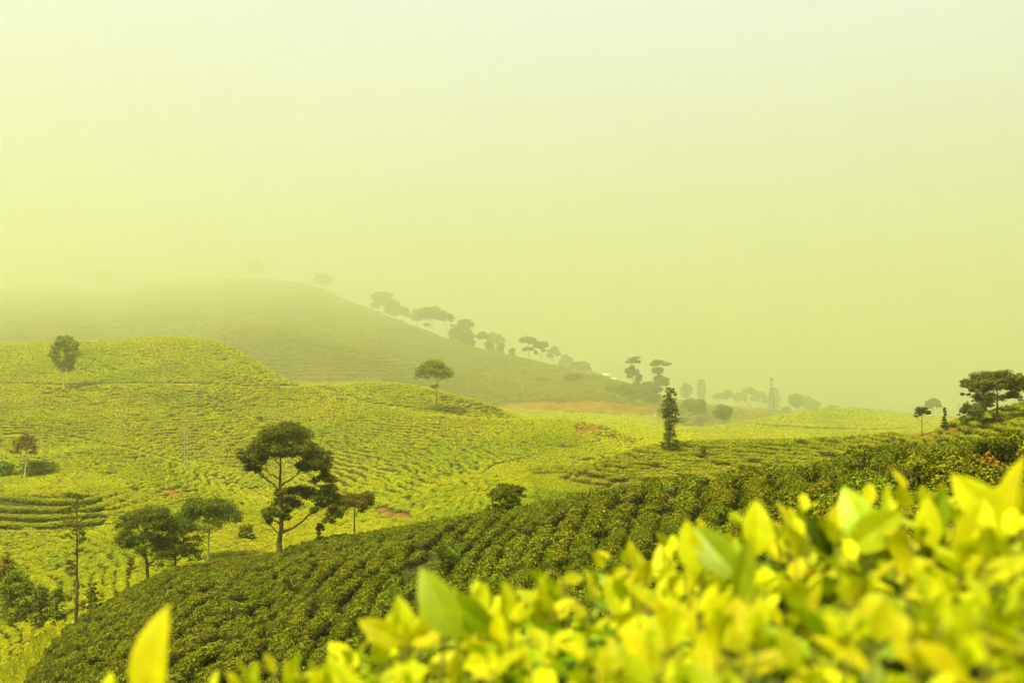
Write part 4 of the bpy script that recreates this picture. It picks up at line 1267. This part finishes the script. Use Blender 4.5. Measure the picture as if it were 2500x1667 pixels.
# --- rust-red plants
def red_plant(cx, cy_, w, h, label, seed):
    X, Y, Z = ground_at(cx * S, cy_ * S, 25, 300)
    W = w * S / F * Y; H = h * S / F * Y
    rng = np.random.default_rng(seed)
    cl = gen_clumps('bush', H * 1.1, W, rng)
    build_tree('rust_shrub', label, 'shrub', (X, Y, Z), [(0, 0, 0), (0, 0, H * .3), (0, 0, H * .6)], cl, max(.08, Y * .0012), 2600 / sum((a[3] * a[4] + a[3] * a[5] + a[4] * a[5]) * 4.2 for a in cl), M['tree_rust'], M['bark'], .03 * H, True, seed)


red_plant(300, 1318, 22, 40, 'rust-red weed on the crest under the drooping dark tree', 41)
red_plant(150, 1520, 18, 24, 'rust-red weed low on the near slope above the grass path', 42)
red_plant(1614, 1052, 18, 30, 'reddish bush among the rows of the terraced hill', 43)
red_plant(1240, 1090, 14, 16, 'reddish bush at the bend of the grassy track', 44)
red_plant(560, 1232, 22, 18, 'reddish low bush at the field edge behind the crest', 45)


# --- poles, mast, house
def pole(cx, cyb, top, Y, twin, label, seed):
    X, Y, Z = place(cx, Y)
    H = (HOR - top * S) / F * Y - Z
    t = empty('utility_pole', (X, Y, Z))
    offs = (-.32, .32) if twin else (0,)
    for dx in offs:
        V, Q = tube([(dx, 0, -.4), (dx, 0, H * .5), (dx, 0, H)], [.19, .16, .12], 8)
        obj('post', mesh_np('post', V, Q, M['concrete'], True), t)
    for z in (H - .35, H - 1.5):
        V, Q = box(0, 0, z, 2.4, .12, .14)
        arm = obj('crossarm', mesh_np('crossarm', V, Q, M['steel']), t)
        for dx in (-1.05, -.5, .5, 1.05):
            V, Q = tube([(dx, 0, z + .07), (dx, 0, z + .14), (dx, 0, z + .22), (dx, 0, z + .3)], [.05, .09, .06, .03], 6)
            obj('insulator', mesh_np('insulator', V, Q, M['concrete'], True), arm)
    tag(t, label, 'utility pole')


pole(428, 1078, 988, 250, True, 'twin utility pole with crossarms standing in the tea left of the big tree', 1)
pole(1087, 955, 908, 352, False, 'single utility pole on the middle hill beside the eroded fold', 2)
pole(380, 882, 826, 400, False, 'faint utility pole high on the left hillside', 3)
pole(1246, 905, 862, 720, False, 'pale utility pole on the slope above the road cut', 4)


def mast(cx, top, Y):
    X, Y, Z = place(cx, Y)
    H = (HOR - top * S) / F * Y - Z
    t = empty('lattice_mast', (X, Y, Z))
    w0, w1 = H * .078, H * .016
    cor = [(-1, -1), (1, -1), (1, 1), (-1, 1)]
    for a, b in cor:
        V, Q = tube([(a * w0, b * w0, -.5), (a * (w0 + w1) / 2, b * (w0 + w1) / 2, H * .5), (a * w1, b * w1, H)], [.22, .2, .16], 5)
        obj('leg', mesh_np('leg', V, Q, M['steel'], True), t)
    n = 9
    for i in range(n):
        z0, z1 = H * i / n, H * (i + 1) / n
        a0 = w0 + (w1 - w0) * i / n; a1 = w0 + (w1 - w0) * (i + 1) / n
        parts = []
        for k in range(4):
            p, q = cor[k], cor[(k + 1) % 4]
            parts.append(tube([(p[0] * a0, p[1] * a0, z0), (q[0] * a1, q[1] * a1, z1)], [.09, .09], 4))
            parts.append(tube([(q[0] * a0, q[1] * a0, z0), (p[0] * a1, p[1] * a1, z1)], [.09, .09], 4))
        V, Q = join(parts)
        obj('brace', mesh_np('brace', V, Q, M['steel']), t)
    for z, l in ((H - .6, 3.4), (H - 3.0, 2.6)):
        V, Q = box(0, 0, z, l * 2, .3, .35)
        arm = obj('crossarm', mesh_np('crossarm', V, Q, M['steel']), t)
        for dx in (-l * .9, 0, l * .9):
            V, Q = tube([(dx, 0, z - .2), (dx, 0, z - .9), (dx, 0, z - 1.3)], [.1, .18, .06], 6)
            obj('insulator', mesh_np('insulator', V, Q, M['concrete'], True), arm)
    tag(t, 'tall thin lattice power mast standing in the mist', 'power mast')


mast(1772, 868, 765)

M['white_roof'] = noise_mat('white_roof_sheet', (.62, .62, .5), (.78, .78, .64), 2, rough=.5)
M['house_wall'] = noise_mat('house_plaster', (.4, .38, .26), (.52, .5, .34), 2)
M['dark_glass'] = noise_mat('window_glass', (.03, .03, .02), (.06, .06, .03), 2, rough=.2)
M['door_wood'] = noise_mat('door_wood', (.12, .08, .03), (.18, .12, .05), 4)


def house(cx, Y, w, d_, h, label, rot):
    X, Y, Z = place(cx, Y)
    t = empty('house', (X, Y, Z)); t.rotation_euler = (0, 0, rot)
    V, Q = box(0, 0, h / 2 - .6, w, d_, h + 1.2)
    obj('wall', mesh_np('wall', V, Q, M['house_wall']), t)
    ov = .5; rh = h * .45
    v = np.array([(-w / 2 - ov, -d_ / 2 - ov, h - .1), (w / 2 + ov, -d_ / 2 - ov, h - .1), (w / 2 + ov, 0, h + rh), (-w / 2 - ov, 0, h + rh), (-w / 2 - ov, d_ / 2 + ov, h - .1), (w / 2 + ov, d_ / 2 + ov, h - .1)])
    v2 = v + (0, 0, .14)
    allv = np.concatenate([v, v2])
    f = np.array([(0, 1, 2, 3), (3, 2, 5, 4), (6, 9, 8, 7), (9, 10, 11, 8), (0, 6, 7, 1), (4, 5, 11, 10), (0, 3, 9, 6), (3, 4, 10, 9), (1, 7, 8, 2), (2, 8, 11, 5)])
    obj('roof', mesh_np('roof', allv, f, M['white_roof']), t)
    g = np.array([(-w / 2, -d_ / 2 + .02, h - .02), (-w / 2, d_ / 2 - .02, h - .02), (-w / 2, 0, h + rh - .1), (-w / 2 + .1, 0, h + rh - .1)])
    for i, x in enumerate((-w * .33, 0, w * .33)):
        if i == 1:
            V, Q = box(x, -d_ / 2 - .02, .9, 1.0, .08, 2.0); obj('door', mesh_np('door', V, Q, M['door_wood']), t)
        else:
            V, Q = box(x, -d_ / 2 - .02, 1.5, 1.3, .08, 1.1); wd = obj('window', mesh_np('window', V, Q, M['white_roof']), t)
            V, Q = box(x, -d_ / 2 - .07, 1.5, 1.05, .04, .85); obj('pane', mesh_np('pane', V, Q, M['dark_glass']), wd)
    tag(t, label, 'house')


house(1388, 948, 17, 9, 3.6, 'white-roofed house on the ridge left of the tiered trees', .15)
house(1409, 946, 12, 8, 3.0, 'smaller white-roofed shed just right of the ridge house', -.1)

# --- road under the cut, with white marker posts
M['road'] = noise_mat('road_surface', (.24, .22, .12), (.36, .33, .18), .3)
pxs = np.linspace(1150, 1760, 90)
ry = LF[11][0](pxs) - 18.0
V = []
for p_, y_ in zip(pxs, ry):
    for dy in (-4, 4):
        x_ = (p_ - 1250) / F * (y_ + dy)
        V.append((x_, y_ + dy, 0))
V = np.array(V)
zz = zfun(V[:, 0], V[:, 1])
zz = np.maximum(zz[0::2], zz[1::2]) + .35
V[0::2, 2] = zz; V[1::2, 2] = zz
V = np.concatenate([V, V - (0, 0, 1.5)])
n2 = len(V) // 2
Q = []
for i in range(len(pxs) - 1):
    a = 2 * i
    Q += [(a, a + 2, a + 3, a + 1), (a + n2, a, a + 1 + 0, a + 1 + n2)] if False else [(a, a + 2, a + 3, a + 1), (a, a + n2, a + 2 + n2, a + 2), (a + 1, a + 3, a + 3 + n2, a + 1 + n2)]
tag(obj('road', mesh_np('road', V, np.array(Q), M['road'])), kind='structure')
M['white_paint'] = noise_mat('white_paint', (.6, .6, .5), (.78, .78, .66), 4)
def marker(cx, h, label):
    p_ = cx * S
    y_ = float(LF[11][0](np.array([p_]))[0]) - 24.5
    x_ = (p_ - 1250) / F * y_
    z_ = float(zfun(x_, y_))
    t = empty('road_post', (x_, y_, z_))
    V, Q = tube([(0, 0, -.3), (0, 0, h * 1.2), (0, 0, h * 1.7)], [.7, .7, .6], 8)
    obj('post', mesh_np('post', V, Q, M['white_paint'], True), t)
    V, Q = tube([(0, 0, h * 1.7), (0, 0, h * 1.7 + .15), (0, 0, h * 1.7 + .3)], [.62, .4, .02], 8)
    obj('cap', mesh_np('cap', V, Q, M['white_paint'], True), t)
    tag(t, label, 'road post')
marker(1453, 1.0, 'leftmost white post along the road below the red cut')
marker(1505, 1.1, 'low white post on the road between the two outer ones')
marker(1547, 1.8, 'tallest white post on the road, near the slender dark tree')
marker(1557, 1.2, 'short white post right beside the tallest road post')
# ------------------------------------------------------------------ tea in front of the lens
def leaf_mesh(name, L_, Wr, droop, fold, twist, mat, seed):
    """an elliptic pointed leaf lying along +X, folded along its midrib, with a wavy edge"""
    rng = np.random.default_rng(seed)
    nu = 7
    us = np.linspace(0, 1, nu)
    V, F_ = [], []
    for i, u in enumerate(us):
        w = Wr * L_ * .5 * (math.sin(math.pi * u ** .85) ** .75 if 0 < u < 1 else 0) + (.0012 if u < 1 else 0)
        x = L_ * u * (1 - .12 * droop * u)
        zc = -droop * L_ * u * u
        tw = twist * u
        for v in (-1, -.55, -.08, 0, .08, .55, 1):
            yy = w * v
            zz = fold * abs(yy) * (1 - .3 * abs(v)) + .05 * w * math.sin(u * 15 + v * 3 + seed) * abs(v)
            y2 = yy * math.cos(tw) - zz * math.sin(tw); z2 = yy * math.sin(tw) + zz * math.cos(tw)
            V.append((x, y2, zc + z2))
    for i in range(nu - 1):
        for j in range(6):
            a = i * 7 + j
            F_.append((a, a + 7, a + 8, a + 1))
    tone = np.clip(rng.uniform(.2, .9) + np.tile([.04, -.03, -.03, .3, -.03, -.03, .04], nu), 0, 1)
    return mesh_np(name, V, F_, mat, True, {'tone': tone})


LEAF = {k: [] for k in ('young', 'green', 'dark', 'brown')}
for i in range(9):
    r_ = random.random
    LEAF['young'].append(leaf_mesh('leaf_young', 1, .46 + .12 * r_(), .02 + .25 * r_(), .15 + .45 * r_(), (r_() - .5) * .8, M['fl_young'], i))
    LEAF['green'].append(leaf_mesh('leaf_green', 1, .47 + .12 * r_(), .05 + .35 * r_(), .10 + .35 * r_(), (r_() - .5) * .8, M['fl_green'], 20 + i))
    LEAF['dark'].append(leaf_mesh('leaf_mature', 1, .47 + .12 * r_(), .05 + .30 * r_(), .05 + .25 * r_(), (r_() - .5) * .6, M['fl_dark'], 40 + i))
for i in range(3):
    LEAF['brown'].append(leaf_mesh('leaf_dry', 1, .35, .5, .7, .6, M['fl_brown'], 60 + i))


def canopy_z(x, y):
    return -.330 + .222 * x + .03 * y + .030 * fbm(np.asarray(x) * 4.5, np.asarray(y) * 4.5, 2) + .05 * fbm(np.asarray(x) * 1.4 + 4, np.asarray(y) * 1.4, 2)


def edge_y(x):
    return 1.34 + .10 * np.sin(x * 3.1 + .5) + .05 * np.sin(x * 7.3)


front_rng = np.random.default_rng(2024)
SPLITS = [-1.25, -.62, -.14, .28, .70, 1.9]
LABELS = ['foreground tea bush cut by the bottom edge, at the foot of the lone upright leaf',
          'foreground tea bush with the star of yellow leaves, lowest of the front row in view',
          'foreground tea bush with one large curled green leaf, near the middle',
          'foreground tea bush under the upright yellow leaf, right of the middle',
          'foreground tea bush at the right edge, tallest and brightest of the front row']
shoots = []
st = .053
for gx_ in np.arange(-1.25, 1.9, st):
    for gy_ in np.arange(.40, 1.75, st):
        x = gx_ + front_rng.uniform(-.5, .5) * st; y = gy_ + front_rng.uniform(-.5, .5) * st
        e = float(edge_y(x))
        if y > e + .22: continue
        if math.hypot(x, y) < .42: continue
        zc = float(canopy_z(x, y))
        if y > e: zc -= ((y - e) / .22) ** 2 * .22
        if x > .95 * y + .75 or x < -.40 - .10 * y + .03 * math.sin(y * 9): continue
        shoots.append((x, y, zc))


def rotm(axis_dir, az, tilt, roll):
    """leaf frame: leaf runs along +X; tilt up from level, az round the shoot"""
    return Matrix.Rotation(az, 4, 'Z') @ Matrix.Rotation(-tilt, 4, 'Y') @ Matrix.Rotation(roll, 4, 'X')


by_bush = {k: {'leaves': [], 'stems': []} for k in range(5)}
for (x, y, zc) in shoots:
    b = max(0, min(4, int(np.searchsorted(SPLITS, x) - 1)))
    tall = front_rng.random()
    top = zc + .022 * tall ** 2
    ax = Vector((front_rng.normal() * .16 + .03, front_rng.normal() * .16 - .03, 1)).normalized()
    lenS = .16
    basept = Vector((x, y, top)) - ax * lenS
    by_bush[b]['stems'].append((basept, Vector((x, y, top))))
    R0 = ax.to_track_quat('Z', 'Y').to_matrix().to_4x4()
    az = front_rng.uniform(0, 6.28)
    nl = 6
    vig = front_rng.uniform(.58, .94)
    yellow = front_rng.random()
    for i in range(nl):
        f = i / (nl - 1)                          # 0 tip, 1 low
        node = Vector((x, y, top)) - ax * (lenS * (.02 + .86 * f))
        az += 2.4 + front_rng.normal() * .3
        if i == 0: L_, tilt, kind = .042 * vig, R(72), 'young'
        elif i == 1: L_, tilt, kind = .068 * vig, R(46), 'young'
        elif i == 2: L_, tilt, kind = .086 * vig, R(26), 'young' if yellow < .58 else 'green'
        elif i == 3: L_, tilt, kind = .096 * vig, R(10), 'young' if yellow < .30 else 'green'
        elif i == 4: L_, tilt, kind = .102 * vig, R(0), 'green' if yellow < .55 else 'dark'
        else: L_, tilt, kind = .102 * vig, R(-6), 'dark'
        tilt += front_rng.normal() * R(20)
        if i >= 3 and front_rng.random() < .03: kind = 'brown'
        Mx = Matrix.Translation(node) @ R0 @ rotm(None, az, tilt, front_rng.normal() * .35)
        s_ = L_ * front_rng.uniform(.88, 1.15)
        Mx = Mx @ Matrix.Diagonal((s_, s_, s_, 1))
        by_bush[b]['leaves'].append((kind, int(front_rng.integers(0, len(LEAF[kind]))), Mx, f))

# a few leaves that stand out in the photograph: column, row of the leaf's middle, distance, length, kind, lean, face
HERO = [
    (372, 1530, 1.02, .105, 'young', 88, 0, 0), (455, 1640, 1.04, .06, 'young', 35, 0, 1),
    (1070, 1400, 1.16, .11, 'green', 62, 180, 1), (1150, 1430, 1.18, .10, 'green', -35, 0, 2),
    (1160, 1420, 1.22, .09, 'young', 70, 20, 2),
    (930, 1470, 1.20, .075, 'young', 25, 180, 1), (985, 1450, 1.22, .085, 'young', 80, 60, 1), (1050, 1470, 1.21, .07, 'young', 25, 0, 1),
    (1240, 1410, 1.24, .085, 'young', 85, 200, 2),
    (1850, 1215, 1.28, .085, 'young', 88, 0, 3), (1690, 1260, 1.24, .08, 'young', 75, 150, 3), (1745, 1275, 1.22, .10, 'green', 40, 150, 3), (1820, 1320, 1.14, .10, 'green', 60, 40, 3),
    (2095, 1190, 1.24, .10, 'green', 65, 160, 4), (2140, 1220, 1.22, .10, 'young', 35, 0, 4),
    (2290, 1180, 1.22, .10, 'green', 50, 20, 4), (2265, 1200, 1.20, .075, 'young', 75, 120, 4),
    (2400, 1160, 1.14, .11, 'young', 55, 170, 4), (2380, 1230, 1.12, .10, 'young', 72, 0, 4),
    (2475, 1120, 1.20, .10, 'young', 85, 100, 4), (2010, 1240, 1.26, .08, 'dark', -50, 0, 4),
]
for (cx, cy_, Y, L_, kind, tilt, az, b) in HERO:
    cy_ = cy_ + 72; L_ = L_ * (.86 if b else 1.0)
    z = (HOR - cy_) / F * Y; x = (cx - 1250) / F * Y
    Mr = rotm(None, R(az), R(tilt), front_rng.uniform(1.15, 1.6) * (1 if az < 90 else -1))
    half = Mr @ Vector((L_ * .5, 0, 0))
    Mx = Matrix.Translation(Vector((x, Y, z)) - half) @ Mr @ Matrix.Diagonal((L_, L_ * .95, L_, 1))
    by_bush[b]['leaves'].append((kind, int(front_rng.integers(0, len(LEAF[kind]))), Mx, -1))
    root = Vector((x, Y, z)) - half
    zc = float(canopy_z(x, Y)) - .10
    by_bush[b]['stems'].append((Vector((root.x, root.y, min(zc, root.z - .05))), root))

for b in range(5):
    xs = (SPLITS[b] + SPLITS[b + 1]) / 2
    gz = float(near_ground(xs))
    t = empty('foreground_tea_bush', (xs, .95, gz))
    off = Vector((xs, .95, gz))
    LV = by_bush[b]['leaves']
    # the leaves that show largest become parts of their own
    def rank(q):
        p = q[2].to_translation()
        px_ = 1250 + F * p.x / p.y; py_ = HOR - F * p.z / p.y
        vis = -60 < px_ < 2560 and py_ < 1720
        return (0 if q[3] < 0 else (1 if vis else 2), q[3] * .6 + p.y * .35 - (p.z - float(canopy_z(p.x, p.y))) * 3)
    LV = sorted(LV, key=rank)
    for kind, vi, Mx, f in LV[:290]:
        o = obj('leaf', LEAF[kind][vi], t)
        o.matrix_local = Matrix.Translation(-off) @ Mx
    vs, fs, tn, mi = [], [], [], []
    o_ = 0
    cache = {}
    order_m = ['young', 'green', 'dark', 'brown']
    for kind, vi, Mx, f in LV[290:]:
        if (kind, vi) not in cache:
            me = LEAF[kind][vi]
            co = np.zeros(len(me.vertices) * 3, dtype=np.float32); me.vertices.foreach_get("co", co)
            lf = np.zeros(len(me.loops), dtype=np.int32); me.loops.foreach_get("vertex_index", lf)
            ta = np.zeros(len(me.vertices), dtype=np.float32); me.attributes['tone'].data.foreach_get("value", ta)
            cache[(kind, vi)] = (co.reshape(-1, 3), lf.reshape(-1, 4), ta)
        co, lf, ta = cache[(kind, vi)]
        m_ = np.array(Matrix.Translation(-off) @ Mx)
        vs.append(co @ m_[:3, :3].T + m_[:3, 3]); fs.append(lf + o_); o_ += len(co)
        tn.append(np.clip(ta + front_rng.normal() * .15, 0, 1)); mi.append(np.full(len(lf), order_m.index(kind), dtype=np.int32))
    if vs:
        me = mesh_np('foliage', np.concatenate(vs), np.concatenate(fs), M['fl_young'], True, {'tone': np.concatenate(tn)})
        for k in ('fl_green', 'fl_dark', 'fl_brown'): me.materials.append(M[k])
        me.polygons.foreach_set("material_index", np.concatenate(mi))
        tag(obj('foliage', me, t), kind='stuff')
    parts = []
    for a, c in by_bush[b]['stems']:
        a = a - off; c = c - off
        parts.append(tube([a, (a + c) / 2 + Vector((.002, .001, 0)), c], [.0024, .002, .0012], 5))
    V, Q = join(parts)
    tag(obj('shoots', mesh_np('shoots', V, Q, M['fl_stem'], True), t), kind='stuff')
    # woody frame of the bush under the leaves
    parts = []
    for k in range(26):
        xx = front_rng.uniform(SPLITS[b], SPLITS[b + 1]); yy = front_rng.uniform(.5, 1.45)
        zt = float(canopy_z(xx, yy)) - .14
        P = curve_pts((front_rng.normal() * .05, front_rng.normal() * .05, -.05), (xx - xs, yy - .95, zt - gz), -.08, 8, .012, front_rng)
        parts.append(tube(P, np.linspace(.016, .004, 8), 6))
    V, Q = join(parts)
    obj('branches', mesh_np('branches', V, Q, M['wood_stem'], True), t)
    tag(t, LABELS[b], 'tea bush', 'tea bushes in front of the lens')
